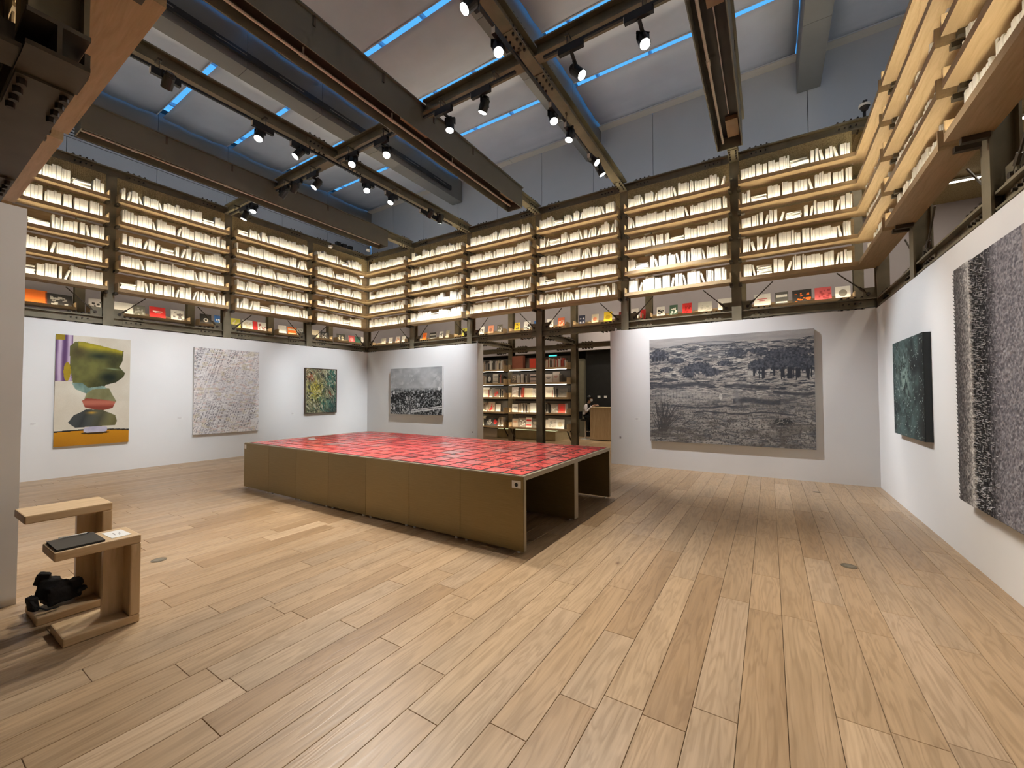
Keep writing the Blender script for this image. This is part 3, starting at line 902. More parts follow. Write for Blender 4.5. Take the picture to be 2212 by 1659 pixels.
# ------------------------------------------------------------------ blank white books
BOOKS = []        # (area, verts, faces, label, group)
def book_shape(t, h, d, Mx):
    """t thickness along x, h height, d depth into the shelf; rounded spine towards the room at y=0"""
    e = min(0.004, t * 0.22)
    prof = [(0, 0.008), (e, 0.0015), (t * 0.35, 0), (t * 0.65, 0), (t - e, 0.0015), (t, 0.008), (t, d), (t - 0.003, d), (t - 0.003, d - 0.012), (0.003, d - 0.012), (0.003, d), (0, d)]
    k = len(prof)
    v = [tuple(Mx @ Vector((x, y, 0))) for x, y in prof] + [tuple(Mx @ Vector((x, y, h))) for x, y in prof]
    f = [tuple(range(k))[::-1], tuple(range(k, 2 * k))]
    f += [(i, (i + 1) % k, k + (i + 1) % k, k + i) for i in range(k)]
    c = [project(Mx @ Vector(p)) for p in ((0, 0, 0), (t, 0, 0), (t, 0, h), (0, 0, h))]
    area = 0
    if all(c) and all(-50 < p[0] < IMG_W + 50 and -50 < p[1] < IMG_H for p in c):
        area = abs(sum(c[i][0] * c[(i + 1) % 4][1] - c[(i + 1) % 4][0] * c[i][1] for i in range(4))) / 2
    return area, v, f

def nth(n):
    return '%d%s' % (n, 'th' if 10 <= n % 100 <= 20 else {1: 'st', 2: 'nd', 3: 'rd'}.get(n % 10, 'th'))

def fill_shelf(wall, s0, z, a, b, phrase, level, seed):
    r = random.Random(seed)
    W = WALLM[wall]
    y = -DEP + 0.10
    cnt = [0, 0]
    grp = '%s shelf, %s' % (LEVEL[level], phrase)
    def add(x, tilt, t, h, d, kind, yo=0.0, zo=0.0, base=None):
        Mx = W @ Matrix.Translation((s0 + x, y + yo, z + BT + zo)) @ (base if base is not None else Matrix.Rotation(tilt, 4, 'Y'))
        ar, v, f = book_shape(t, h, d, Mx)
        if kind.startswith('lying'):
            cnt[1] += 1
            lab = '%s white book up the pile, %s shelf, %s' % (nth(cnt[1]), LEVEL[level], phrase)
        else:
            cnt[0] += 1
            lab = '%s white book from left, %s%s shelf, %s' % (nth(cnt[0]), 'leaning, ' if kind.startswith('lean') else '', LEVEL[level], phrase)
        BOOKS.append((ar, v, f, lab, 'white books, ' + grp))
    x = a + r.random() * 0.05
    stack_done = r.random() < 0.30
    while x < b - 0.06:
        c = r.random()
        if c < 0.16 and not stack_done and b - x > 0.4:
            # horizontal pile
            n = 14; zo = 0.0; top_ = r.uniform(0.19, 0.26); wmax = r.uniform(0.24, 0.30)
            for k in range(n):
                t = r.uniform(0.018, 0.036)
                if zo + t > top_: break
                wd = wmax * r.uniform(0.82, 1.0)
                dx = (wmax - wd) * r.random()
                base = Matrix.Rotation(r.uniform(-0.12, 0.12), 4, 'Z') @ Matrix.Rotation(math.pi / 2, 4, 'Y')
                # lying: thickness runs up (-x after the turn)
                base = Matrix.Translation((dx, 0.01 * r.random(), t)) @ base
                add(x, 0, t, wd, 0.15, 'lying flat in a pile on', 0.0, zo, base)
                zo += t + 0.0005
            x += wmax + r.uniform(0.015, 0.04); stack_done = True
            continue
        n = r.randint(1, 4)
        h0 = r.uniform(0.265, 0.33)
        for k in range(n):
            t = r.choice((0.026, 0.034, 0.042, 0.054, 0.066)) * r.uniform(0.9, 1.1)
            if x + t > b: break
            h = h0 + r.choice((0, 0, 0.012, -0.015, 0.03)) * r.uniform(0.6, 1.2)
            add(x, 0, t, h, r.uniform(0.13, 0.165), 'standing upright on', r.uniform(0, 0.008))
            x += t + 0.0012
        c = r.random()
        if c < 0.30 and x + 0.14 < b:
            t = r.uniform(0.028, 0.044); h = r.uniform(0.24, 0.29)
            ang = r.uniform(0.16, 0.30)
            if r.random() < 0.5:     # leans back to the left against the books just placed
                add(x + h * math.sin(ang) + 0.002, -ang, t, h, 0.14, 'leaning on')
                x += h * math.sin(ang) + t / math.cos(ang) + 0.008
            else:                   # leans right
                add(x + 0.012, ang, t, h, 0.14, 'leaning on', 0, math.sin(ang) * t)
                x += h * math.sin(ang) + t / math.cos(ang) + 0.016
        else:
            x += r.choice((0.003, 0.006, 0.014, 0.03)) * r.uniform(0.6, 1.3)
sd = 0
for wall, phrase, s0, s1, a, b in CASES:
    for lv, z in enumerate(SHELF_Z):
        sd += 1
        fill_shelf(wall, s0, z, a, b, phrase, lv, 500 + sd)
# the bays of the near frame are seen only from below: no books show there
BOOKS.sort(key=lambda t: -t[0])
for ar, v, f, lab, grp in BOOKS[:300]:
    c = Vector((sum(p[0] for p in v) / len(v), sum(p[1] for p in v) / len(v), min(p[2] for p in v)))
    me = bpy.data.meshes.new('white_book')
    me.from_pydata([tuple(Vector(p) - c) for p in v], [], f)
    me.materials.append(M['book']); me.materials.append(M['pages'])
    for i in (8, 9, 10, 11):       # the recessed page block between the boards
        me.polygons[i + 2 if i + 2 < len(me.polygons) else 2].material_index = 0
    me.update(); fix_normals(me)
    o = link('white_book', me); o.location = c
    tag(o, lab, 'book', grp)
v_, f_ = [], []
for ar, v, f, lab, grp in BOOKS[300:]:
    n = len(v_); v_ += v; f_ += [tuple(n + i for i in q) for q in f]
me = bpy.data.meshes.new('white_books'); me.from_pydata(v_, [], f_); me.materials.append(M['book']); me.update(); fix_normals(me)
tag(link('white_books', me), 'many more blank white books filling the farther lit shelves', 'books', kind='stuff')

# ------------------------------------------------------------------ rear low shelves with faced-out printed books
def rear_shelf(p0, p1, depth, z, label):
    """a single shelf between two rear columns; depth points away from the room"""
    p0, p1 = Vector((*p0, 0)), Vector((*p1, 0)); ax = (p1 - p0).normalized(); d = Vector((*depth, 0))
    L_ = (p1 - p0).length
    t = thing('display_shelf', label, 'shelf')
    Mx = Matrix((ax, d, Vector((0, 0, 1)))).transposed().to_4x4(); Mx.translation = p0 + Vector((0, 0, z))
    t.matrix_world = Mx
    MB().box((0.10, -0.36, 0), (L_ - 0.10, -0.1, 0.04)).build('board', M['wood'], t)
    MB().box((0.10, -0.115, 0.04), (L_ - 0.10, -0.10, 0.16)).build('back_rail', M['backboard'], t)
    for x in (0.10, L_ - 0.12):
        MB().box((x, -0.36, 0.04), (x + 0.02, -0.12, 0.18)).build('end_panel', M['wood_v'], t)
    MB().box((0.12, -0.36, 0.04), (L_ - 0.12, -0.345, 0.066)).build('front_lip', M['wood'], t)
    MB().box((0.14, -0.343, 0.041), (L_ - 0.14, -0.335, 0.048)).build('led_strip', M['led_dim'], t)
    return t
for i in range(6):
    rear_shelf((COLX[i + 1], YR2), (COLX[i], YR2), (0, 1), 3.62, 'low oak display shelf of printed books behind the far frame, %s from the right corner' % ORD[i])
rear_shelf((XLR, YR2), (COLX[6], YR2), (0, 1), 3.62, 'low oak display shelf of printed books behind the far left corner, far side')
rear_shelf((XLR, COLYL[0]), (XLR, YR2 - 0.37), (-1, 0), 3.62, 'low oak display shelf of printed books behind the far left corner, left side')
for i in range(4):
    rear_shelf((XLR, COLYL[i + 1]), (XLR, COLYL[i]), (-1, 0), 3.62, 'low oak display shelf of printed books behind the left frame, %s from the far corner' % ORD[i])
for i in range(2):
    rear_shelf((XRR, COLYR[i]), (XRR, COLYR[i + 1]), (1, 0), 3.62, 'low oak display shelf of printed books behind the right frame, %s from the far corner' % ORD[i])

def unproject(px, py, axis, val):
    d = CAM_D + CAM_R * ((px - IMG_W / 2) / CAM_F) - CAM_U * ((py - IMG_H / 2) / CAM_F)
    t = (val - CAM_POS[axis]) / d[axis]
    return CAM_POS + d * t

def faced_book(pos, depth, w, h, col, label, deco=None, lean=0.14, col2=(0.8, 0.78, 0.74)):
    """book shown cover-out, leaning back on its shelf; deco adds printed shapes on the cover"""
    d = Vector((*depth, 0)); a = d.cross(Vector((0, 0, 1)))
    Mx = Matrix((a, d, Vector((0, 0, 1)))).transposed().to_4x4(); Mx.translation = Vector(pos)
    Mx = Mx @ Matrix.Rotation(-lean, 4, 'X')
    t = thing('printed_book', label, 'book'); t.matrix_world = Mx
    MB().box((-w / 2, 0, 0), (w / 2, 0.003, h)).build('front_cover', cmat(col), t)
    MB().box((-w / 2 + 0.003, 0.003, 0.003), (w / 2 - 0.003, 0.02, h - 0.003)).build('page_block', M['pages'], t)
    MB().box((-w / 2, 0.02, 0), (w / 2, 0.023, h)).build('back_cover', cmat(col), t)
    y0, y1 = -0.0012, 0.0
    mb = MB()
    if deco == 'title':
        mb.box((-w * 0.3, y0, h * 0.60), (w * 0.3, y1, h * 0.66)).box((-w * 0.18, y0, h * 0.48), (w * 0.18, y1, h * 0.53))
    elif deco == 'disc':
        k = [(math.cos(q) * w * 0.3, h * 0.5 + math.sin(q) * w * 0.3) for q in np.linspace(0, 2 * math.pi, 15)[:-1]]
        mb.prism(k, 1, y0, y1)
    elif deco == 'ring':
        for q in np.linspace(0, 2 * math.pi, 15)[:-1]:
            c = (math.cos(q) * w * 0.16, h * 0.45 + math.sin(q) * w * 0.16)
            mb.box((c[0] - w * 0.045, y0, c[1] - w * 0.045), (c[0] + w * 0.045, y1, c[1] + w * 0.045))
    elif deco == 'discs':
        for cx in (-0.22, 0.22):
            for cz in (0.3, 0.66):
                k = [(cx * w + math.cos(q) * w * 0.13, h * cz + math.sin(q) * w * 0.13) for q in np.linspace(0, 2 * math.pi, 11)[:-1]]
                mb.prism(k, 1, y0, y1)
    elif deco == 'photo':
        r = random.Random(label)
        for _ in range(14):
            x, z = r.uniform(-0.38, 0.3) * w, r.uniform(0.12, 0.72) * h
            mb.box((x, y0 - r.random() * 0.0006, z), (x + r.uniform(0.08, 0.2) * w, y1, z + r.uniform(0.05, 0.18) * h))
    elif deco == 'face':
        k = [(math.cos(q) * w * 0.28, h * 0.5 + math.sin(q) * h * 0.27) for q in np.linspace(0, 2 * math.pi, 17)[:-1]]
        mb.prism(k, 1, y0, y1)
    elif deco == 'band':
        mb.box((-w * 0.42, y0, h * 0.62), (w * 0.42, y1, h * 0.8)).box((-w * 0.42, y0, h * 0.2), (w * 0.42, y1, h * 0.3))
    if mb.v:
        mb.build('cover_print', cmat(col2), t)
    return t
W_, K_, R_, Y_, O_, B_ = (0.72, 0.70, 0.66), (0.03, 0.028, 0.028), (0.55, 0.03, 0.03), (0.75, 0.55, 0.04), (0.75, 0.16, 0.02), (0.04, 0.13, 0.38)
G_, P_, C_, S_ = (0.05, 0.10, 0.07), (0.55, 0.10, 0.11), (0.62, 0.54, 0.40), (0.62, 0.24, 0.14)
GR_, YG_ = (0.35, 0.34, 0.32), (0.52, 0.50, 0.08)
far_cov = [  # px, width, height(m), colour, print, print colour, label
 (1647, .34, .33, W_, 'title', (0.5, 0.12, 0.12), 'large white book with faint red title on rear shelf above landscape painting'),
 (1689, .26, .33, (0.10, 0.10, 0.10), 'band', W_, 'charcoal book with white lettering beside the large white book on rear shelf'),
 (1733, .36, .33, K_, 'photo', O_, 'black and orange patterned book on the rear shelf near the right corner'),
 (1779, .30, .33, P_, 'photo', (0.3, 0.04, 0.05), 'coral red book on the rear shelf near the right corner'),
 (1822, .26, .30, W_, 'face', (0.2, 0.19, 0.17), 'pale book with a dark face, last on the rear shelf before right corner'),
 (1427, .20, .30, W_, 'photo', K_, 'pale tilted photo book at left end of second rear shelf from right'),
 (1455, .20, .31, G_, 'photo', W_, 'dark green and white book on second rear shelf from the right corner'),
 (1484, .22, .32, R_, 'photo', (0.25, 0.01, 0.01), 'bright red book on second rear shelf from the right corner'),
 (1523, .32, .30, (0.5, 0.49, 0.45), 'photo', (0.38, 0.37, 0.34), 'wide grey white book on second rear shelf from the right corner'),
 (1566, .30, .33, W_, 'ring', (0.1, 0.1, 0.1), 'white book with small bird marks beside the first far wall column'),
 (1257, .20, .31, (0.03, 0.035, 0.07), 'discs', (0.4, 0.4, 0.45), 'dark navy book with four pale discs on rear shelf above opening edge'),
 (1285, .20, .30, C_, 'disc', S_, 'cream book with orange centre on the rear shelf beside the yellow one'),
 (1313, .24, .33, Y_, 'disc', (0.5, 0.33, 0.02), 'bright yellow book with a round face on the third rear shelf'),
 (1342, .14, .28, (0.16, 0.02, 0.02), 'photo', W_, 'dark red book left of the steel column over the landscape wall end'),
 (1371, .20, .33, W_, 'face', K_, 'white book with a black portrait right of the steel column'),
 (1389, .14, .28, R_, None, W_, 'small red book beside the white portrait book on rear shelf'),
 (1117, .20, .31, Y_, 'photo', (0.12, 0.1, 0.03), 'yellow book with a dark picture on rear shelf over the opening'),
 (1138, .22, .31, W_, 'photo', K_, 'white and black book beside the yellow one over the opening'),
 (1157, .12, .29, B_, None, W_, 'blue book behind the steel column over the opening'),
 (1188, .22, .31, W_, 'photo', (0.25, 0.2, 0.2), 'pale picture book right of the column over the opening'),
 (1212, .22, .31, (0.6, 0.13, 0.05), 'photo', C_, 'orange red picture book over the opening'),
 (1003, .22, .32, YG_, 'photo', (0.12, 0.12, 0.05), 'lime yellow book on the rear shelf above the city painting wall end'),
 (1024, .12, .30, GR_, None, W_, 'grey book right of the lime yellow book on rear shelf'),
 (1041, .18, .31, W_, 'photo', K_, 'white picture book on rear shelf left of the salmon book'),
 (1060, .22, .31, S_, 'disc', (0.25, 0.12, 0.08), 'salmon pink book on rear shelf above the opening edge'),
 (1079, .20, .31, (0.09, 0.085, 0.07), 'photo', GR_, 'dark picture book on rear shelf right of the salmon book'),
 (917, .20, .31, O_, 'title', (0.3, 0.05, 0.02), 'bright orange book on rear shelf above the city painting'),
 (935, .34, .29, K_, 'band', GR_, 'wide black framed book beside the orange book above the city painting'),
 (953, .16, .30, W_, 'photo', K_, 'white book with black figure above the city painting'),
 (967, .18, .31, (0.42, 0.40, 0.34), 'photo', C_, 'beige grey book at right end of shelf above the city painting'),
 (828, .30, .28, GR_, 'photo', C_, 'grey patterned book on rear shelf beside the far left corner'),
 (844, .20, .28, W_, 'photo', GR_, 'pale book, second from the far left corner on rear shelf'),
 (859, .22, .29, (0.55, 0.5, 0.46), 'photo', S_, 'pinkish pale book, third from the far left corner on rear shelf'),
 (872, .20, .29, W_, None, W_, 'plain white book, fourth from the far left corner on rear shelf'),
]
for px, w, h, c, dc, c2, lab in far_cov:
    p = unproject(px, 680, 1, 11.38)
    faced_book((p.x, 11.36, 3.662), (0, 1), w, h, c, lab, dc, col2=c2)
left_cov = [
 (78, .34, .33, O_, None, W_, 'plain orange book at the far left edge above the white wall'),
 (128, .42, .30, K_, 'photo', GR_, 'wide black picture book beside the orange book at left edge'),
 (208, .26, .32, (0.55, 0.52, 0.5), 'photo', K_, 'cream book with small figures left of the first visible left column'),
 (268, .42, .32, W_, None, W_, 'large white book right of the first visible left column'),
 (301, .24, .30, (0.13, 0.13, 0.11), 'photo', GR_, 'dark picture book left of the red lettered book'),
 (341, .34, .33, R_, 'title', W_, 'red book with white lettering above the stacked figure painting wall'),
 (384, .30, .32, W_, 'photo', (0.2, 0.18, 0.18), 'white book with small print right of the red lettered book'),
 (445, .28, .32, K_, 'ring', W_, 'black book with a white ring on the left rear shelf'),
 (472, .20, .33, B_, 'photo', W_, 'blue book leaning beside the left wall column'),
 (510, .26, .32, YG_, 'photo', C_, 'lime green book right of the second left wall column'),
 (535, .30, .32, W_, 'photo', C_, 'white book with brown sketch above the pale striped painting'),
 (552, .14, .31, R_, None, W_, 'narrow red book above the pale striped painting'),
 (566, .26, .31, W_, 'photo', (0.3, 0.1, 0.1), 'white book with dark red marks above the pale striped painting'),
 (610, .28, .31, W_, None, W_, 'plain white book left of the orange striped book'),
 (631, .30, .29, O_, 'band', C_, 'orange striped book on the left rear shelf'),
 (649, .22, .30, (0.3, 0.3, 0.3), 'photo', K_, 'grey black book left of the third left wall column'),
 (680, .34, .31, C_, None, W_, 'cream book right of the third left wall column'),
 (702, .34, .29, K_, 'photo', GR_, 'black picture book above the coloured swirl painting'),
 (737, .36, .29, (0.07, 0.07, 0.06), 'photo', C_, 'dark photo book with pale strip near the left corner'),
 (760, .26, .29, P_, 'disc', (0.7, 0.3, 0.28), 'pinkish red book near the left corner'),
 (773, .22, .28, (0.03, 0.10, 0.075), None, W_, 'dark green book beside the pinkish red one near the left corner'),
 (786, .22, .29, W_, None, W_, 'white book closest to the far left corner on the left rear shelf'),
]
for px, w, h, c, dc, c2, lab in left_cov:
    p = unproject(px, 620 + (px - 78) * 0.15, 0, -13.92)
    faced_book((-13.90, p.y, 3.662), (-1, 0), w, h, c, lab, dc, col2=c2)
for y, w, c, dc, c2, lab in ((8.75, .30, O_, None, W_, 'orange red book behind the far right corner column'), (8.1, .34, W_, 'photo', K_, 'pale book with dark strip behind the right wall frame'),
                         (7.7, .4, C_, 'title', GR_, 'cream book behind the right wall frame'), (6.3, .5, B_, 'photo', W_, 'blue book behind the right wall frame'),
                         (5.7, .4, C_, 'photo', S_, 'tan picture book behind the right wall frame')):
    faced_book((3.65, y, 3.662), (1, 0), w, .32, c, lab, dc, col2=c2)

# ------------------------------------------------------------------ lit aisle bookcases seen through the opening
AISLE_Z = [0.50, 0.975, 1.46, 1.92, 2.38]
AL = ('bottom', 'second lowest', 'middle', 'second highest', 'top')
pal = [W_, (0.62, 0.58, 0.5), (0.55, 0.5, 0.45), K_, (0.10, 0.09, 0.08), C_, (0.45, 0.36, 0.28), (0.40, 0.07, 0.05), GR_, (0.5, 0.42, 0.38), W_, W_, (0.2, 0.17, 0.15)]
def aisle_case(x0, x1, label, phrase, xmin, seed):
    t = thing('aisle_bookcase', label, 'bookcase', (x0, YR2, AISLE_Z[0]))
    L_ = x1 - x0
    r = random.Random(seed)
    for k, z in enumerate(AISLE_Z):
        zz = z - AISLE_Z[0]
        sh = MB().box((0.09, -0.36, zz), (L_ - 0.09, -0.08, zz + 0.04)).build('shelf', M['wood'], t)
        for x in (0.09, L_ - 0.11):
            MB().box((x, -0.36, zz + 0.04), (x + 0.02, -0.1, zz + 0.2)).build('end_panel', M['wood_v'], sh)
        MB().box((0.1, -0.09, zz + 0.04), (L_ - 0.1, -0.08, zz + 0.42)).build('back_panel', M['backboard_dark'], sh)
        if k >= 3:
            MB().box((0.12, -0.352, zz - 0.008), (L_ - 0.12, -0.340, zz - 0.001)).build('led_strip', M['led_white'], sh)
        else:
            MB().box((0.12, -0.33, zz + 0.041), (L_ - 0.12, -0.322, zz + 0.046)).build('led_strip', M['led_dim'], sh)
        MB().box((0.11, -0.36, zz + 0.04), (L_ - 0.11, -0.348, zz + 0.062)).build('front_lip', M['wood'], sh)
        x = max(0.14, xmin - x0)
        if k == 4 and seed == 41: x = 1.42
        nsp = nfo = 0
        while x < L_ - 0.16:
            if r.random() < 0.5 and k < 4:      # faced out
                w = r.uniform(0.19, 0.32); h = r.uniform(0.26, 0.35)
                if x + w > L_ - 0.13: break
                nfo += 1
                c = r.choice(pal); c2 = r.choice([K_, W_, R_, GR_, S_, C_])
                cn = {W_: 'white', K_: 'black', C_: 'cream', GR_: 'grey'}.get(c, 'brownish' if c[0] < 0.5 else 'pale')
                faced_book((x0 + x + w / 2, YR2 - 0.26 + 0.05 * r.random(), z + 0.042), (0, 1), w, h, c,
                           '%s book, %s cover out from left on the %s shelf, %s' % (cn, nth(nfo), AL[k], phrase), r.choice(['photo', 'photo', 'title', 'face', 'band']), 0.1, c2)['group'] = 'cover out books, %s shelf, %s' % (AL[k], phrase)
                x += w + r.uniform(0.005, 0.02)
            else:
                for _ in range(r.randint(3, 7)):
                    tk = r.uniform(0.018, 0.045); h = r.uniform(0.22, 0.33)
                    if x + tk > L_ - 0.14: break
                    c = r.choice(pal)
                    me_v = book_shape(tk, h, 0.16, Matrix.Translation((0, 0, 0)))
                    me = bpy.data.meshes.new('printed_book'); me.from_pydata(me_v[1], [], me_v[2]); me.materials.append(cmat(c)); me.update(); fix_normals(me)
                    o = link('printed_book', me); o.location = (x0 + x, YR2 - 0.31 + 0.02 * r.random(), z + 0.041)
                    nsp += 1
                    tag(o, '%s spine out book from left on the %s shelf, %s' % (nth(nsp), AL[k], phrase), 'book', 'spine out books, %s shelf, %s' % (AL[k], phrase))
                    x += tk + 0.002
                x += r.uniform(0.005, 0.03)
    for sx in (0.12, L_ - 0.12):
        q = MB().bar((sx, -0.30, -0.005), (sx + (0.0 if sx > 1 else 0.0), -0.02, -0.32), 0.03, 0.03)
        q.build('bracket', M['steel_dark'], t)
    return t
aisle_case(COLX[4], COLX[3], 'lit bookcase of five shelves in the aisle, right of the rear column', 'right aisle bookcase', -9, 41)
aisle_case(COLX[5], COLX[4], 'lit bookcase of five shelves in the aisle, partly hidden by the white wall', 'left aisle bookcase', -8.35, 42)
# three tall boxed volumes on the top aisle shelf
for x, w, h, c, lab in ((-6.93, .42, .44, (0.20, 0.065, 0.035), 'tall reddish brown boxed volume on the top aisle shelf'), (-6.36, .24, .33, (0.5, 0.05, 0.025), 'red framed volume on the top aisle shelf, left of its twin'),
                       (-6.09, .24, .33, (0.52, 0.07, 0.03), 'orange red framed volume on the top aisle shelf, right of its twin')):
    t = thing('boxed_volume', lab, 'book', (x, YR2 - 0.27, AISLE_Z[4] + 0.041))
    MB().box((-w / 2, 0.0, 0), (w / 2, 0.15, h)).build('slipcase', cmat(c), t)
    MB().box((-w / 2 + 0.02, -0.002, 0.02), (w / 2 - 0.02, 0.0, h - 0.02)).build('cover_panel', cmat(tuple(q * 1.25 for q in c)), t)

# ================================================================== DISPLAY TABLE WITH RED TILES
TX0, TX1, TY0, TY1, TZ = -7.74, -2.10, 3.545, 6.16, 0.778
tab = thing('display_table', 'long low bronze table open at the end, covered with red tiles', 'table', (TX0, TY0, 0))
TL, TW = TX1 - TX0, TY1 - TY0
mods = [0.0] + [x - TX0 for x in (-6.93, -6.135, -5.325, -4.51, -3.71, -2.915)] + [TL]
half = TW / 2
for i, (a, b) in enumerate(zip(mods[:-1], mods[1:])):
    for y0, y1 in ((0, half), (half, TW)):
        MB().box((a + 0.0015, y0 + 0.001, TZ - 0.045), (b - 0.0015, y1 - 0.001, TZ)).build('top_board', M['table_edge'], tab)
    for y0, y1 in ((0, 0.045), (half - 0.055, half - 0.003), (half + 0.003, half + 0.055), (TW - 0.045, TW)):
        MB().box((a + 0.0015, y0, 0.028), (b - 0.0015, y1, TZ - 0.0455)).build('side_panel', M['table'], tab)
        for xx in (a + 0.07, b - 0.07):
            MB().tube((xx, (y0 + y1) / 2, 0), (xx, (y0 + y1) / 2, 0.03), 0.016, 8).build('levelling_foot', M['rod'], tab)
# pale end edges of the open end
for y0, y1 in ((0, 0.045), (half - 0.055, half + 0.055), (TW - 0.045, TW)):
    MB().box((TL, y0, 0.028), (TL + 0.004, y1, TZ - 0.045)).build('edge_strip', M['table_edge'], tab)
MB().box((TL, 0, TZ - 0.0455), (TL + 0.004, TW, TZ)).build('edge_strip', M['table_edge'], tab)
# front face carries its own thin cladding, one sheet per module
for a, b in zip(mods[:-1], mods[1:]):
    MB().box((a + 0.002, -0.004, 0.028), (b - 0.002, 0.0, TZ - 0.012)).build('cladding_sheet', M['table'], tab)
card = MB().box((TL - 0.135, -0.008, TZ - 0.125), (TL - 0.03, -0.004, TZ - 0.05)).build('small_card', M['label'], tab)
k = [(TL - 0.082 + math.cos(q) * 0.02, TZ - 0.09 + math.sin(q) * 0.02) for q in np.linspace(0, 2 * math.pi, 13)[:-1]]
MB().prism(k, 1, -0.0095, -0.008).build('printed_dot', M['black'], card)
MB().box((0.02, -0.008, TZ - 0.1), (0.075, -0.004, TZ - 0.03)).build('small_card', M['label'], tab)

mos = thing('tile_mosaic', 'glossy red square tiles laid in a grid on the bronze table', 'artwork', (TX0, TY0, TZ))
NTX, NTY = 21, 10
mx0, my0 = 0.10, 0.035
px_, py_ = (TL - mx0 - 0.03) / NTX, (TW - my0 - 0.03) / NTY
def tile_mesh(seed):
    r = random.Random(seed)
    w, h = px_ - 0.030, py_ - 0.034
    n = 4
    v, f = [], []
    for j in range(n + 1):
        for i in range(n + 1):
            v.append((w * i / n, h * j / n, 0.0035 + r.uniform(-0.0008, 0.0008)))
    for j in range(n):
        for i in range(n):
            a = j * (n + 1) + i; f.append((a, a + 1, a + n + 2, a + n + 1))
    rim = [i for i in range(n + 1)] + [(j + 1) * (n + 1) - 1 for j in range(1, n + 1)] + [n * (n + 1) + i for i in range(n - 1, -1, -1)] + [j * (n + 1) for j in range(n - 1, 0, -1)]
    k0 = len(v); v += [(v[q][0], v[q][1], 0.0) for q in rim]
    for q in range(len(rim)):
        p = (q + 1) % len(rim)
        f.append((rim[p], rim[q], k0 + q, k0 + p))
    me = bpy.data.meshes.new('tile'); me.from_pydata(v, [], f); me.materials.append(M['tile']); me.update(); fix_normals(me)
    return me
tms = [tile_mesh(s) for s in range(8)]
MB().box((mx0 - 0.005, my0 - 0.005, 0.0003), (TL - 0.03 + 0.0, TW - 0.03, 0.0015)).build('backing_sheet', M['black'], mos)
for i in range(NTX):
    for j in range(NTY):
        o = link('tile', tms[random.randrange(8)], mos)
        o.location = (mx0 + i * px_ + 0.015 + random.uniform(-0.002, 0.002), my0 + j * py_ + 0.017 + random.uniform(-0.002, 0.002), 0.0016)
        o.rotation_euler = (random.uniform(-0.003, 0.003), random.uniform(-0.003, 0.003), random.uniform(-0.01, 0.01))
tag(MB().box((-7.10, 4.30, TZ + 0.014), (-7.0, 4.42, TZ + 0.016)).box((-7.10, 4.30, TZ + 0.016), (-7.06, 4.42, TZ + 0.045)).build('note_card', M['label']), 'small folded white card standing on the red tiles', 'card')

# ================================================================== PAINTINGS
def vnoise(u, v, fx, fy, seed):
    r = np.random.default_rng(seed)
    gx, gy = int(fx) + 3, int(fy) + 3
    g = r.random((gy, gx))
    x = u * fx; y = v * fy
    xi = np.clip(x.astype(int), 0, gx - 2); yi = np.clip(y.astype(int), 0, gy - 2)
    a = x - xi; b = y - yi
    a = a * a * (3 - 2 * a); b = b * b * (3 - 2 * b)
    return (g[yi, xi] * (1 - a) + g[yi, xi + 1] * a) * (1 - b) + (g[yi + 1, xi] * (1 - a) + g[yi + 1, xi + 1] * a) * b
def fbm(u, v, fx, fy, seed, o=4):
    s, am, t = 0, 1.0, 0
    for k in range(o):
        s = s + am * vnoise(u, v, fx * 2 ** k, fy * 2 ** k, seed + k); t += am; am *= 0.55
    return s / t
def inpoly(u, v, poly):
    ins = np.zeros(u.shape, bool)
    n = len(poly)
    for i in range(n):
        x0, y0 = poly[i]; x1, y1 = poly[(i + 1) % n]
        if y0 == y1: continue
        c = ((y0 > v) != (y1 > v)) & (u < (x1 - x0) * (v - y0) / (y1 - y0) + x0)
        ins ^= c
    return ins
def lerp(a, b, t):
    t = np.clip(t, 0, 1)[..., None]
    return np.asarray(a) * (1 - t) + np.asarray(b) * t
def lin(img):
    c = np.clip(img, 0, 255) / 255.0
    return np.where(c <= 0.04045, c / 12.92, ((c + 0.055) / 1.055) ** 2.4)

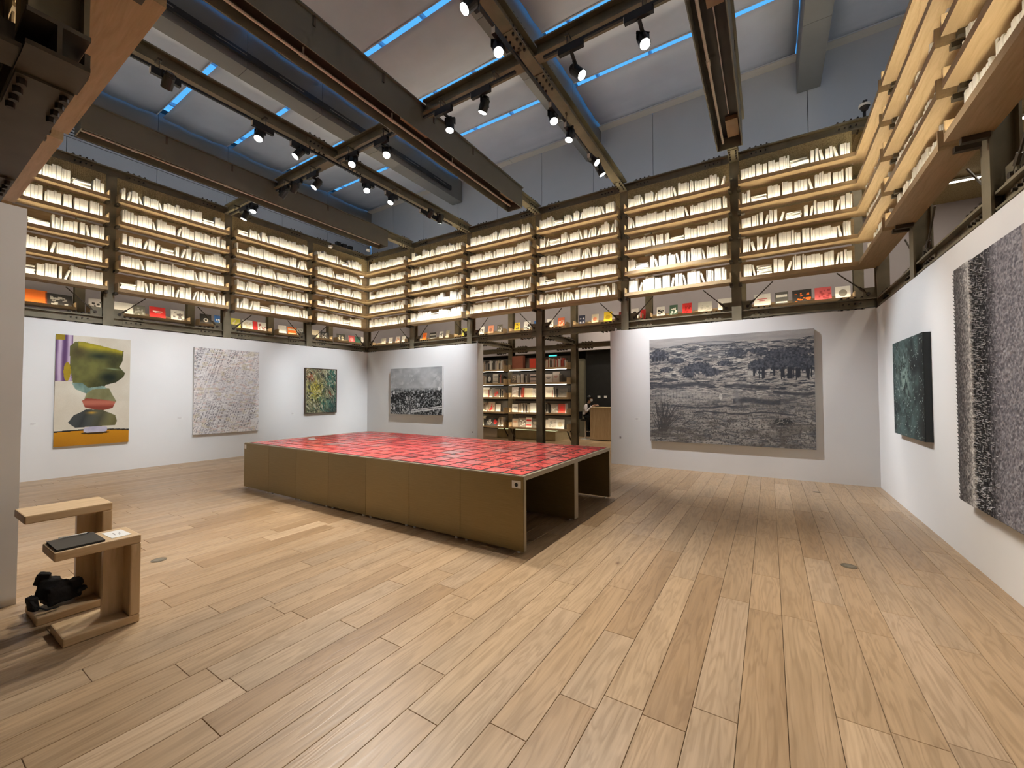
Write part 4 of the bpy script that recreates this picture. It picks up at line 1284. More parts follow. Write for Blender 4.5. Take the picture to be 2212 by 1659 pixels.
def painting(label, Mx, w, h, depth, nx, ny, fn, side_mat, frame=None, relief=None, rough=0.6):
    """Mx: local x to the viewer's right along the wall, local y into the wall (0 = wall face), z up; origin at lower left"""
    t = thing('painting', label, 'painting'); t.matrix_world = Mx
    MB().box((0, -depth + 0.002, 0), (w, -0.002, h)).build('stretcher', side_mat, t)
    U, V = np.meshgrid(np.linspace(0, 1, nx), np.linspace(0, 1, ny))       # V=0 at the top
    img = lin(fn(U, V))
    x = U * w; z = (1 - V) * h
    y = np.full_like(x, -depth - 0.001)
    if relief is not None:
        y = y - relief(U, V)
        y[0, :] = y[-1, :] = -depth; y[:, 0] = y[:, -1] = -depth
    verts = np.stack([x, y, z], -1).reshape(-1, 3)
    idx = np.arange(nx * ny).reshape(ny, nx)
    quads = np.stack([idx[1:, :-1], idx[1:, 1:], idx[:-1, 1:], idx[:-1, :-1]], -1).reshape(-1, 4)
    me = bpy.data.meshes.new('painted_surface')
    me.vertices.add(len(verts)); me.vertices.foreach_set('co', verts.ravel())
    me.loops.add(quads.size); me.loops.foreach_set('vertex_index', quads.ravel())
    me.polygons.add(len(quads)); me.polygons.foreach_set('loop_start', np.arange(0, quads.size, 4))
    me.polygons.foreach_set('use_smooth', [True] * len(quads))
    at = me.attributes.new('pigment', 'FLOAT_COLOR', 'POINT')
    rgba = np.ones((nx * ny, 4), np.float32); rgba[:, :3] = img.reshape(-1, 3)
    at.data.foreach_set('color', rgba.ravel())
    me.materials.append(mat_attr('paint_layer', rough)); me.update()
    link('painted_surface', me, t)
    if frame is not None:
        fw = 0.02
        for a, b in (((-fw, -depth - 0.012, -fw), (0, -0.002, h + fw)), ((w, -depth - 0.012, -fw), (w + fw, -0.002, h + fw)),
                     ((0, -depth - 0.012, -fw), (w, -0.002, 0)), ((0, -depth - 0.012, h), (w, -0.002, h + fw))):
            MB().box(a, b).build('frame_bar', frame, t)
    return t

def p_stack(u, v):
    img = lerp((205, 194, 172), (226, 220, 204), fbm(u, v, 3, 4, 1) * 1.4 - 0.2 + 0.25 * v)
    img = np.where((u > 0.55)[..., None] & (v < 0.6)[..., None], img * 0.985, img)
    # violet curtain at top left
    cur = (u < 0.21 - 0.02 * v) & (v < 0.415)
    st = np.abs(np.sin(u * 26 + 0.6 * fbm(u, v, 2, 5, 3)))
    vio = lerp((92, 62, 104), (196, 176, 200), np.clip(st ** 3 * 1.2 * (1 - 0.3 * v), 0, 1))
    vio = np.where(((u < 0.11) & (v < 0.05))[..., None], np.array((150, 128, 20)), vio)
    img = np.where(cur[..., None], vio, img)
    gn = fbm(u, v, 4, 6, 7); gx = fbm(u, v, 10, 5, 9)
    head = inpoly(u, v, [(.17, .10), (.24, .055), (.34, .05), (.90, .115), (.885, .22), (.84, .27), (.93, .33), (.90, .37), (.80, .42), (.66, .445), (.62, .475), (.42, .48), (.36, .44), (.22, .43), (.18, .30)])
    hc = lerp((48, 50, 24), (112, 112, 58), gn * 1.6 - 0.3 + 0.25 * np.sin(5 * u))
    yb = np.exp(-(((v - 0.085 - 0.06 * (u - 0.4)) / 0.035) ** 2)) * (u > 0.28) * (u < 0.88)
    hc = lerp(hc, (178, 164, 36), yb * (0.6 + 0.6 * gx))
    dk = np.exp(-(((u - 0.70) / 0.13) ** 2 + ((v - 0.375) / 0.05) ** 2))
    hc = lerp(hc, (22, 32, 22), dk * 1.1)
    dk2 = np.exp(-(((u - 0.56) / 0.12) ** 2 + ((v - 0.175) / 0.022) ** 2))
    hc = lerp(hc, (28, 40, 26), dk2 * 0.85)
    hl = np.exp(-(((u - 0.76) / 0.1) ** 2 + ((v - 0.285 - 0.05 * (u - .6)) / 0.008) ** 2))
    hc = lerp(hc, (150, 170, 140), hl * 0.7)
    br = np.exp(-(((u - 0.28) / 0.10) ** 2 + ((v - 0.15) / 0.06) ** 2))
    hc = lerp(hc, (60, 46, 26), br * 0.6)
    img = np.where(head[..., None], hc, img)
    eye = ((u - .145) / .045) ** 2 + ((v - .33) / .085) ** 2 < 1
    img = np.where(eye[..., None], lerp((196, 168, 30), (130, 110, 20), gn), img)
    teal = inpoly(u, v, [(.20, .43), (.34, .43), (.42, .475), (.62, .455), (.70, .49), (.46, .515), (.40, .53), (.26, .49)])
    img = np.where(teal[..., None], lerp((88, 116, 110), (160, 184, 170), gx * 1.6 - .3), img)
    sage = inpoly(u, v, [(.40, .525), (.48, .49), (.70, .475), (.76, .55), (.81, .60), (.76, .645), (.55, .635), (.36, .60)])
    img = np.where(sage[..., None], lerp((118, 116, 78), (168, 170, 132), gn * 1.5 - .3), img)
    red = inpoly(u, v, [(.34, .595), (.40, .57), (.60, .583), (.80, .605), (.76, .665), (.60, .69), (.38, .655)])
    img = np.where(red[..., None], lerp((136, 62, 46), (186, 108, 88), np.clip(1.4 - 34 * np.abs(v - 0.612), 0, 1)), img)
    rock = inpoly(u, v, [(.17, .79), (.24, .725), (.34, .695), (.40, .672), (.62, .682), (.80, .735), (.825, .79), (.80, .83), (.26, .838)])
    rc = lerp((66, 70, 70), (120, 114, 72), np.clip((u - .35) * 2.2, 0, 1) + .5 * (gn - .5))
    rc = lerp(rc, (190, 150, 60), np.exp(-(((u - .47) / .06) ** 2 + ((v - .705) / .012) ** 2)))
    edge = np.abs(np.sin(14 * (u + .7 * v)))
    rc = rc * (0.85 + 0.2 * edge[..., None])
    img = np.where(rock[..., None], rc, img)
    tabl = v > 0.868 - 0.012 * np.sin(u * 3.0) + 0.012 * u
    tc_ = lerp((206, 142, 22), (150, 96, 14), np.clip((v - .9) * 6 * fbm(u, v, 3, 3, 21) + 0.15, 0, 1))
    img = np.where(tabl[..., None], tc_, img)
    line = np.abs(v - (0.868 - 0.012 * np.sin(u * 3.0) + 0.012 * u)) < 0.006
    img = np.where(line[..., None], np.array((26, 24, 22)), img)
    dish = ((np.abs(u - .53) / .16) ** 6 + (np.abs(v - .862) / .026) ** 4) < 1
    img = np.where(dish[..., None], lerp((168, 164, 190), (214, 212, 226), fbm(u, v, 8, 20, 4)), img)
    sh = (((u - .53) / .19) ** 2 + ((v - .893) / .012) ** 2 < 1) & ~dish
    img = np.where(sh[..., None], img * 0.35, img)
    return img

def p_hatch(u, v):
    base = lerp((206, 202, 203), (238, 235, 233), fbm(u, v, 9, 12, 31) * 1.6 - .3)
    base = lerp(base, (232, 218, 208), np.clip(fbm(u, v, 3, 4, 35) * 2.4 - 1.1, 0, 1) * 0.6)
    s = u * 1.15 + v * 0.50
    reg = np.clip(1.2 - 3.4 * np.abs(v - 0.12), 0, 1) * np.clip(1.5 - 1.2 * u, 0.35, 1) + np.clip(1.25 - 5.0 * np.abs(v - 0.80), 0, 1)
    reg = np.maximum(reg, np.clip(0.9 - 5 * u, 0, 1)) * (0.35 + 1.0 * fbm(u, v, 4, 5, 33))
    rr = np.random.default_rng(5)
    N_ = 50
    k = np.clip(np.floor(s * N_).astype(int), 0, 299)
    hk, hp = rr.random(300)[k], rr.random(300)[k]
    seg = np.floor(v * 70 + hp * 20).astype(int)
    on = ((seg * 7919 + k * 104729) % 97) / 97.0 < 0.62
    stripe = (np.abs((s * N_) % 1 - 0.5) < 0.26) & on & (hk < 0.45)
    img = lerp(base, (74, 71, 78), np.where(stripe, np.clip(reg * 1.2, 0, 1) * 0.9, 0))
    white = (np.abs((s * 11) % 1 - 0.5) < 0.06) & (v < .62)
    img = lerp(img, (244, 241, 239), np.where(white, 0.8, 0))
    scr = fbm(np.clip(u + 0.3 * v, 0, 1.3) / 1.3, v, 60, 110, 41, 2)
    img = lerp(img, (150, 143, 146), np.clip((scr - 0.60) * 5, 0, 0.6))
    img = lerp(img, (222, 180, 166), np.clip((fbm(u, v, 14, 50, 43, 2) - .66) * 5, 0, .4))
    img = lerp(img, (206, 194, 160), np.clip((fbm(u, v, 12, 40, 47, 2) - .64) * 5, 0, .45))
    img = lerp(img, (246, 244, 242), np.clip((fbm(u, v, 16, 70, 49, 2) - .62) * 6, 0, .7))
    return img

def p_swirl(u, v):
    q = fbm(u, v, 4, 5, 51); a = u + 0.35 * (q - .5); b = v + 0.35 * (fbm(u, v, 5, 4, 53) - .5)
    d = a * 0.8 + b; e = a - 0.8 * b
    f1 = fbm(np.clip(d / 2, 0, 1), np.clip((e + 1) / 2, 0, 1), 14, 34, 55)
    f2 = fbm(np.clip(d / 2, 0, 1), np.clip((e + 1) / 2, 0, 1), 22, 60, 57)
    img = lerp((60, 66, 44), (196, 190, 150), f2 * 1.5 - .25)
    tealm = np.clip((u - 0.35) * 1.6 + (f1 - .5) * 3.5 - 0.3 * np.abs(v - .4), 0, 1)
    img = lerp(img, lerp((16, 74, 72), (70, 140, 120), f2), tealm * .85)
    yel = np.exp(-(((u - .3) / .22) ** 2 + ((v - .48) / .2) ** 2)) * np.clip(f2 * 3.2 - .9, 0, 1)
    img = lerp(img, (205, 186, 40), yel)
    rd = (np.exp(-(((u - .28) / .3) ** 2 + ((v - .14) / .15) ** 2)) + np.exp(-(((u - .8) / .18) ** 2 + ((v - .55) / .12) ** 2))) * np.clip(f1 * 4 - 1.6, 0, 1)
    img = lerp(img, (150, 62, 34), rd)
    dk = np.clip((fbm(np.clip(d / 2, 0, 1), np.clip((e + 1) / 2, 0, 1), 30, 80, 61, 3) - .56) * 7, 0, 1)
    img = lerp(img, (26, 28, 30), dk * .9)
    lt = np.clip((fbm(np.clip(d / 2, 0, 1), np.clip((e + 1) / 2, 0, 1), 34, 90, 63, 2) - .62) * 8, 0, 1)
    img = lerp(img, (220, 214, 190), lt * .8)
    dk2 = np.clip((u * .6 + v - 1.15) * 2.5, 0, 1) * .6
    return lerp(img, (40, 44, 48), dk2)

def p_city(u, v):
    sky_ = lerp((150, 152, 153), (200, 202, 202), fbm(u, v, 4, 4, 71) * 1.7 - .3)
    sky_ = lerp(sky_, (205, 207, 206), np.clip((fbm(u, v, 14, 12, 73) - .58) * 6, 0, .8) * np.clip(1 - 2 * np.abs(v - .28), 0, 1))
    sky_ = lerp(sky_, (205, 205, 205), np.clip((.5 - np.abs(v - .4)) * 1.2 - .45, 0, .5))
    hz = np.clip((v - 0.42) * 9, 0, 1)
    f1 = fbm(u, v, 36, 34, 75, 4); f2 = fbm(u, v, 100, 80, 77, 2)
    cityc = lerp((22, 23, 24), (170, 172, 172), (f1 - .42) * 3.2 + (f2 - .5) * 1.8 + np.clip(.8 - 1.2 * v, 0, 1) * .3)
    glow = np.clip(.35 - np.abs(u - .36) , 0, 1) * np.clip((v - .68) * 4, 0, 1)
    cityc = lerp(cityc, (228, 228, 226), np.clip(glow * (f2 * 5 - 1.2), 0, 1))
    for k in range(110):
        r = np.random.default_rng(900 + k)
        cx, y0, hh, ww = np.clip(r.normal(.42, .28), .02, .98), r.uniform(.48, .9), r.uniform(.015, .05), r.uniform(.003, .007)
        m_ = (np.abs(u - cx) < ww) & (v > y0) & (v < y0 + hh)
        cityc = np.where(m_[..., None], np.array((220, 222, 222)) if r.random() < .55 else np.array((12, 12, 12)), cityc)
    img = lerp(sky_, cityc, hz)
    for off, wd in ((0, .012), (.028, .006), (.045, .012)):
        yl = 0.905 + off - 0.17 * (u - .45)
        m_ = (np.abs(v - yl) < wd * .7) & (u > .42)
        img = np.where(m_[..., None], np.array((222, 222, 220)), img)
    road = (np.abs(u - (.36 + .25 * (1 - v) + .03 * np.sin(v * 30))) < .02) & (v > .82)
    img = np.where(road[..., None], np.array((90, 90, 92)), img)
    for cx, cy, rr in ((.07, .54, .022), (.95, .45, .024), (.08, .87, .02)):
        img = np.where((((u - cx) / rr) ** 2 + ((v - cy) / (rr * 1.6)) ** 2 < 1)[..., None], np.array((225, 226, 226)), img)
    return img

def p_land(u, v):
    warp = v + 0.03 * (fbm(u, v, 6, 5, 81) - .5) + 0.016 * (fbm(u, v, 24, 9, 82) - .5)
    img = lerp((104, 101, 98), (152, 147, 140), fbm(u, warp, 5, 14, 83) * 1.7 - .35)
    ridge = 0.072 + 0.022 * (fbm(u, v * 0, 7, 2, 84) - .5) + 0.012 * np.sin(u * 17)
    sk = v < ridge
    img = np.where(sk[..., None], lerp((154, 150, 146), (120, 118, 117), fbm(u, v, 7, 40, 85)), img)
    for k in range(7):                      # far hills
        r = np.random.default_rng(700 + k)
        yl = 0.075 + 0.022 * k + 0.02 * np.sin(u * r.uniform(6, 14) + r.uniform(0, 6)) + 0.010 * (fbm(u, v * 0, 18, 2, 710 + k) - .5)
        d = v - yl
        img = lerp(img, (58, 62, 68), np.clip(1 - np.abs(d) / .006, 0, 1) * .75)
        img = lerp(img, (92, 94, 98), np.clip(1 - d / .03, 0, 1) * (d > 0) * .45)
    up = (v < .50) & ~sk
    st = fbm(u, warp, 18, 90, 86, 3)
    img = lerp(img, (44, 48, 56), np.clip((st - 0.51) * 8, 0, 1) * np.where(v < .5, .9, .5) * (~sk))
    st2 = fbm(u, warp, 34, 150, 87, 3)
    img = lerp(img, (186, 181, 171), np.clip((st2 - 0.58) * 8, 0, 1) * np.where(v < .56, .8, .35) * (~sk))
    st3 = fbm(u, warp, 50, 240, 187, 2)
    img = lerp(img, (34, 37, 44), np.clip((st3 - 0.62) * 8, 0, 1) * np.where(v < .56, .7, .5) * (~sk))
    leaf = fbm(u, v, 110, 80, 88, 3)
    crowns = [(.07, .16, .07, .05), (.33, .295, .10, .055), (.42, .335, .07, .04), (.27, .345, .05, .035), (.57, .17, .07, .035), (.20, .22, .05, .03), (.70, .16, .05, .03), (.86, .19, .14, .045),
              (.69, .30, .045, .06), (.75, .27, .055, .06), (.81, .28, .05, .06), (.88, .26, .07, .07), (.95, .28, .06, .08), (.50, .26, .04, .025), (.12, .30, .05, .025)]
    for cx, cy, rx, ry in crowns:
        q = ((u - cx) / rx) ** 2 + ((v - cy) / ry) ** 2 + (leaf - .5) * 1.6
        img = lerp(img, lerp((30, 34, 42), (78, 82, 90), leaf * 1.5 - .25), np.clip((1.05 - q) * 3.5, 0, .93))
    for k in range(30):                     # trunks
        r = np.random.default_rng(300 + k)
        cx = r.uniform(.655, .985) if k < 22 else r.uniform(.02, .14)
        y0 = r.uniform(.30, .33) if cx > .5 else .17; hh = r.uniform(.07, .10) if cx > .5 else .05
        m_ = (np.abs(u - cx - .05 * (v - y0) * r.uniform(-.6, .6)) < r.uniform(.003, .0065)) & (v > y0) & (v < y0 + hh)
        img = np.where(m_[..., None], np.array((38, 41, 48)), img)
    lt = (v > .335) & (v < .395) & (u > .64)
    img = np.where((lt & (fbm(u, v, 60, 20, 188, 2) > .56) & (img.mean(-1) > 60))[..., None], np.array((158, 156, 150)), img)
    for cy, c0, c1, th in ((.455, .0, .44, .016), (.475, .50, .76, .015), (.535, .78, 1.0, .011), (.605, .55, .82, .018), (.66, .15, .6, .006), (.40, .0, .2, .009), (.71, .3, .9, .006), (.56, .02, .30, .006)):
        yl = cy + .010 * np.sin(u * 19 + cy * 40) + .016 * (fbm(u, v * 0, 26, 3, 89) - .5)
        m_ = np.clip(1.6 - np.abs(v - yl) / th, 0, 1) * ((u > c0) & (u < c1)) * (.6 + .6 * fbm(u, v, 60, 60, 190, 2))
        img = lerp(img, (48, 51, 57), np.clip(m_, 0, .85))
    pth = np.exp(-((u - (.585 + .012 * np.sin(v * 9))) / .016) ** 2) * np.clip((v - .36) * 6, 0, 1) * np.clip((.72 - v) * 8, 0, 1)
    img = lerp(img, (104, 104, 106), pth * .7)
    img = np.where((((u - .475) / .010) ** 2 + ((v - .565) / .028) ** 2 < 1)[..., None], np.array((178, 176, 170)), img)
    mist = np.exp(-(((u - .22) / .22) ** 2 + ((v - .55) / .05) ** 2))
    img = lerp(img, (150, 148, 144), np.clip(mist * (np.abs(np.sin(u * 150)) * .7 + .2), 0, .7))
    bush = ((u - .83) / .055) ** 2 + ((v - .78) / .03) ** 2 + (leaf - .5)
    img = lerp(img, (34, 36, 40), np.clip((1.1 - bush) * 4, 0, .95))
    img = np.where(((bush < .9) & (fbm(u, v, 150, 110, 90, 2) > .66))[..., None], np.array((150, 148, 140)), img)
    stem = np.zeros_like(u)
    for k in range(40):
        r = np.random.default_rng(400 + k)
        x0, x1, t0 = .09 + r.uniform(-.03, .03), r.uniform(0, .22), r.uniform(.60, .75)
        t = np.clip((.90 - v) / (.90 - t0), 0, 1.2)
        stem = np.maximum(stem, (np.abs(u - (x0 + (x1 - x0) * t)) < .0022) * (v > t0) * (v < .9))
    img = lerp(img, (46, 46, 48), stem * .8)
    spk = fbm(u, v, 150, 100, 92, 2)
    img = lerp(img, (58, 56, 54), np.clip((spk - .56) * 7, 0, .75) * np.clip((v - .45) * 3, 0, 1))
    blot = fbm(u, warp, 9, 16, 94)
    img = lerp(img, (70, 66, 62), np.clip((blot - .52) * 5, 0, .6) * np.clip((v - .68) * 6, 0, 1))
    return 14 + img * 1.08

def p_teal(u, v):
    f1 = fbm(u, v, 6, 7, 101, 5); f2 = fbm(u, v, 22, 26, 103, 3)
    img = lerp((28, 38, 40), (84, 106, 104), f1 * 2.0 - .5)
    pale = np.exp(-(((u - .42) / .25) ** 2 + ((v - .38) / .28) ** 2)) * np.clip(f2 * 3.4 - 1.1, 0, 1)
    img = lerp(img, (150, 176, 166), pale * .95)
    pale2 = np.exp(-(((u - .4) / .4) ** 2 + ((v - .85) / .15) ** 2)) * np.clip(f2 * 3 - 1.1, 0, 1)
    img = lerp(img, (92, 116, 112), pale2 * .7)
    img = lerp(img, (12, 14, 15), np.clip((u - .82) * 6, 0, .75))
    img = lerp(img, (20, 26, 30), np.exp(-(((u - .75) / .16) ** 2 + ((v - .28) / .12) ** 2)) * .8)
    img = np.where((fbm(u, v, 60, 60, 105, 2) > .80)[..., None], np.array((170, 190, 184)), img)
    return img

E1, E2 = 0.30, 0.60
def p_fur(u, v):
    f = fbm(u, v, 90, 150, 111, 3); f2 = fbm(u, v, 120, 110, 113, 2)
    edge = E1 + 0.012 * (fbm(u * 0, v, 2, 110, 115, 2) - .5)
    t1 = np.clip(u / E1, 0, 1)
    c = lerp((74, 72, 74), (214, 212, 208), t1 ** 2.2 * .9 + (f - .5) * 1.5)
    c2 = lerp((14, 13, 17), (44, 42, 48), (f - .3) * 1.3)
    c2 = np.where((f2 > .70)[..., None], np.array((165, 165, 168)), c2)
    t3 = np.clip((u - .46) / .20, 0, 1) + (f2 - .5) * .6
    c3 = lerp((88, 86, 94), (164, 162, 166), (f - .30) * 2.0 + .25 * (u - .6))
    img = np.where((u < edge)[..., None], c, lerp(c2, c3, t3))
    return np.where((u > .965)[..., None], lerp((160, 150, 150), (128, 120, 120), f), img)
def r_fur(u, v):
    saw = np.clip(u / E1, 0, 1) * .014 * (u < E1) + np.clip((u - E1) / .5, 0, 1) * .012 * (u >= E1)
    return saw + .010 * fbm(u, v, 70, 110, 117, 2)

sm_cream = mat_plain('canvas_edge', (0.6, 0.56, 0.5), 0.8)
sm_grey = mat_plain('grey_canvas_edge', (0.30, 0.29, 0.28), 0.8)
sm_white = mat_plain('white_canvas_edge', (0.7, 0.69, 0.67), 0.8)
sm_dark = mat_plain('dark_canvas_edge', (0.02, 0.024, 0.026), 0.6)
sm_frame = mat_plain('brown_frame', (0.085, 0.058, 0.035), 0.5)
def MLeft(y, z): return wall_matrix((XL, y, z), (0, 1, 0), (-1, 0, 0))
def MFar(x, z): return wall_matrix((x, YB, z), (1, 0, 0), (0, 1, 0))
def MRight(y, z): return wall_matrix((XR, y, z), (0, -1, 0), (1, 0, 0))
painting('tall painting of stacked green and red stone shapes over an orange table', MLeft(1.965, 0.605), 1.095, 2.20, 0.045, 150, 300, p_stack, sm_cream)
painting('pale painting of slanting grey dashes on white', MLeft(4.225, 0.65), 1.475, 2.12, 0.05, 190, 260, p_hatch, sm_white)
painting('framed abstract of swirling yellow teal and red paint', MLeft(7.02, 1.065), 1.01, 1.335, 0.06, 130, 170, p_swirl, sm_frame, frame=sm_frame)
painting('black and white cityscape painting with a grey sky', MFar(-10.50, 0.985), 2.235, 1.47, 0.08, 260, 200, p_city, sm_white)
painting('very wide grey landscape painting with trees and hills', MFar(-2.225, 0.583), 2.93, 2.215, 0.05, 480, 360, p_land, sm_grey)
painting('dark teal abstract painting with black edges on the right wall', MRight(7.90, 1.04), 1.36, 1.275, 0.07, 120, 180, p_teal, sm_dark)
fur = painting('large grey and black bristly textile work at the right edge', MRight(5.49, 0.61), 1.33, 2.155, 0.085, 220, 380, p_fur, sm_dark, relief=r_fur)
sp = MB(); r = random.Random(77)
for k in range(60):
    z = 0.01 + 2.13 * k / 60; sp.tube((0.0, -0.085, z), (-0.018, -0.095, z + 0.018), 0.006, 4, r1=0.0005)
for k in range(1500):
    u = min(r.uniform(E1 + 0.01, 0.66), r.uniform(E1 + 0.01, 0.75)); z = r.uniform(0.02, 2.13)
    sp.tube((u * 1.33, -0.092, z), (u * 1.33 - 0.012, -0.106, z + 0.003), 0.0026, 4, r1=0.0008, mi=1 if r.random() < 0.45 else 0)
for k in range(80):
    z = 0.01 + 2.13 * k / 80; sp.tube((0.296 * 1.33, -0.098, z), (0.302 * 1.33, -0.112, z + 0.006), 0.006, 4, r1=0.0005, mi=1)
o = sp.build('bristle', [sm_dark, mat_plain('pale_bristle', (0.55, 0.55, 0.56), 0.3)], fur); o['kind'] = 'stuff'

# small wall labels and wall plugs
def wall_card(Mx, label):
    t = thing('wall_label', label, 'label'); t.matrix_world = Mx
    MB().box((0, -0.004, 0), (0.11, 0, 0.07)).build('plate', M['label'], t)
    ln = MB()
    for q, wd in ((0.052, 0.05), (0.040, 0.07), (0.030, 0.06), (0.020, 0.045)):
        ln.box((0.012, -0.0046, q), (0.012 + wd, -0.004, q + 0.004))
    ln.build('printed_lines', M['greywall'], t)
wall_card(MLeft(1.66, 1.03), 'small white label left of the stacked shapes painting')
wall_card(MLeft(3.93, 1.03), 'small white label left of the pale dashed painting')
wall_card(MLeft(6.62, 1.03), 'small white label left of the framed swirl painting')
wall_card(MFar(-2.57, 1.01), 'small white label left of the wide grey landscape')
for x, z, lab in ((-2.91, 0.622, 'small round grey wall plug below the landscape label'), (-7.18, 0.535, 'small round grey wall plug right of the city painting')):
    t = thing('wall_plug', lab, 'socket', (x, YB, z))
    MB().tube((0, 0, 0), (0, -0.008, 0), 0.022, 14).build('cover', M['greywall'], t)
    MB().tube((0, -0.008, 0), (0, -0.011, 0), 0.009, 10).build('centre', M['black_metal'], t)
for x, y, lab in ((-5.05, 1.56, 'round brass floor box cover beside the wooden stools'), (0.60, 4.91, 'round floor box cover near the right wall'), (0.63, 8.31, 'small round floor box cover before the far right corner')):
    t = thing('floor_box', lab, 'floor box', (x, y, 0))
    MB().tube((0, 0, 0.0), (0, 0, 0.003), 0.062 if y < 8 else 0.05, 20).build('cover', mat_plain('dull_brass', (0.16, 0.13, 0.085), 0.4, metal=0.5), t)
    MB().tube((0, 0, 0.003), (0, 0, 0.0045), 0.04 if y < 8 else 0.032, 16).build('lid', mat_plain('dull_brass_lid', (0.20, 0.17, 0.12), 0.35, metal=0.5), t)
for x, lab in ((-7.03, 'small white peg on top of the wall end left of the opening'), (-3.0, 'small white peg on top of the wall end right of the opening')):
    tag(MB().box((x - 0.015, YB + 0.01, WH), (x + 0.015, YB + 0.04, WH + 0.05)).box((x - 0.02, YB + 0.005, WH + 0.05), (x + 0.02, YB + 0.045, WH + 0.06)).build('sensor_peg', M['label']), lab, 'sensor')

# ================================================================== TRACK LIGHTS
def track(name_label, p0, p1, hang):
    """black track hung on clamps below a beam"""
    p0, p1 = Vector(p0), Vector(p1); ax = (p1 - p0).normalized()
    t = thing('light_track', name_label, 'light track', p0)
    MB().bar((0, 0, 0), tuple(p1 - p0), 0.036, 0.034).build('rail', M['black_metal'], t)
    n = max(2, int((p1 - p0).length / 1.6) + 1)
    for k in range(n):
        c = (p1 - p0) * ((k + 0.35) / (n - 0.3))
        h = Vector(hang)
        MB().tube(tuple(c), tuple(c + Vector((0, 0, h.z))), 0.006, 6).build('hanger_rod', M['black_metal'], t)
        MB().bar(tuple(c + Vector((h.x * -0.2, h.y * -0.2, h.z))), tuple(c + Vector((h.x, h.y, h.z))), 0.05, 0.03).build('clamp', M['steel_dark'], t)
    return t
ZTR = 6.14
track('black light track under the left roof beam', (-7.13, 1.6, ZTR), (-7.13, 8.3, ZTR), (-0.1, 0, 0.145))
track('black light track under the cross beam left of the left roof beam', (-9.2, 4.79, ZTR), (-7.55, 4.79, ZTR), (0, 0.1, 0.145))
track('black light track under the cross beam left of the middle trough', (-7.0, 4.79, ZTR), (-5.35, 4.79, ZTR), (0, 0.1, 0.145))
track('black light track under the cross beam right of the middle trough', (-4.72, 4.79, ZTR), (-2.95, 4.79, ZTR), (0, 0.1, 0.145))
track('black light track under the cross beam right of the right roof beam', (-2.5, 4.79, ZTR), (-0.85, 4.79, ZTR), (0, 0.1, 0.145))
track('black light track under the right roof beam', (-2.80, 2.6, ZTR), (-2.80, 8.2, ZTR), (0.02, 0, 0.145))
track('short black light track beside the left bookcases', (-11.4, 4.79, ZTR), (-9.95, 4.79, ZTR), (0, 0.1, 0.145))

def spot(lens, target, watt, cone, along, label, col=(1.0, 0.93, 0.84), lit=True):
    lens, target = Vector(lens), Vector(target)
    d = (target - lens).normalized()
    al = Vector(along)
    piv = lens - d * 0.13
    if abs(al.x) > 0.5:
        base = Vector((piv.x, 4.79, ZTR - 0.02))
    else:
        base = Vector((-7.13 if piv.x < -5 else -2.80, piv.y, ZTR - 0.02))
    t = thing('track_spotlight', label, 'spotlight', base)
    MB().bar(tuple(-al * 0.17 + Vector((0, 0, -0.035))), tuple(al * 0.17 + Vector((0, 0, -0.035))), 0.055, 0.085).build('driver_box', M['black_metal'], t)
    e = al * 0.171
    MB().bar(tuple(-e + Vector((0, 0, -0.035))), tuple(-e * 1.02 + Vector((0, 0, -0.035))), 0.05, 0.08).build('end_cap', M['label'], t)
    MB().tube((0, 0, -0.07), tuple(piv - base + Vector((0, 0, 0.07))), 0.024, 8).build('stem', M['black_metal'], t)
    # yoke around the head
    s = d.cross(Vector((0, 0, 1)))
    s = s.normalized() if s.length > 0.05 else Vector((1, 0, 0))
    yk = MB()
    for sg in (-1, 1):
        yk.bar(tuple(piv - base + Vector((0, 0, 0.08)) + s * sg * 0.076), tuple(piv - base + s * sg * 0.076 - Vector((0, 0, 0.02))), 0.035, 0.008)
    yk.bar(tuple(piv - base + Vector((0, 0, 0.08)) - s * 0.08), tuple(piv - base + Vector((0, 0, 0.08)) + s * 0.08), 0.035, 0.01)
    yk.build('yoke', M['black_metal'], t)
    b0 = piv - base
    hd = MB()
    hd.tube(b0 - d * 0.09, b0 - d * 0.03, 0.048, 16, r1=0.064)
    hd.tube(b0 - d * 0.03, b0 + d * 0.13, 0.068, 16)
    for q in (-0.05, -0.035):
        hd.tube(b0 + d * q, b0 + d * (q + 0.006), 0.070, 16)
    body = hd.build('lamp_head', M['black_metal'], t)
    MB().tube(b0 + d * 0.1295, b0 + d * 0.1315, 0.060, 18).build('lens', M['lens'] if lit else M['lens_off'], body)
    if lit and watt:
        ld = bpy.data.lights.new('spot_beam', 'SPOT')
        ld.energy = watt; ld.color = col; ld.shadow_soft_size = 0.045
        ld.spot_size = math.radians(cone); ld.spot_blend = 0.75
        lo = bpy.data.objects.new('spot_beam', ld); COL.objects.link(lo); lo.parent = t
        lo.location = b0 + d * 0.138
        lo.rotation_euler = d.to_track_quat('-Z', 'Y').to_euler()
    return t
AX, AY = (1, 0, 0), (0, 1, 0)
S = SPOT_W
COOL = (0.90, 0.95, 1.0)
spot((-7.12, 2.18, 5.93), (-11.7, 2.5, 1.75), 2.0 * S, 44, AY, 'unlit looking spotlight at the near end of the left roof beam', COOL)
spot((-7.18, 3.43, 5.90), (-5.6, 1.3, 0.5), 1.1 * S, 60, AY, 'glowing spotlight on the left roof beam, nearest the upper left corner')
spot((-7.16, 4.05, 5.90), (-8.4, 0.9, 1.2), 0.8 * S, 60, AY, 'glowing spotlight on the left roof beam just before the crossing')
spot((-7.10, 5.55, 5.90), (-4.9, 4.2, 0.8), 1.0 * S, 52, AY, 'glowing spotlight on the left roof beam just beyond the crossing')
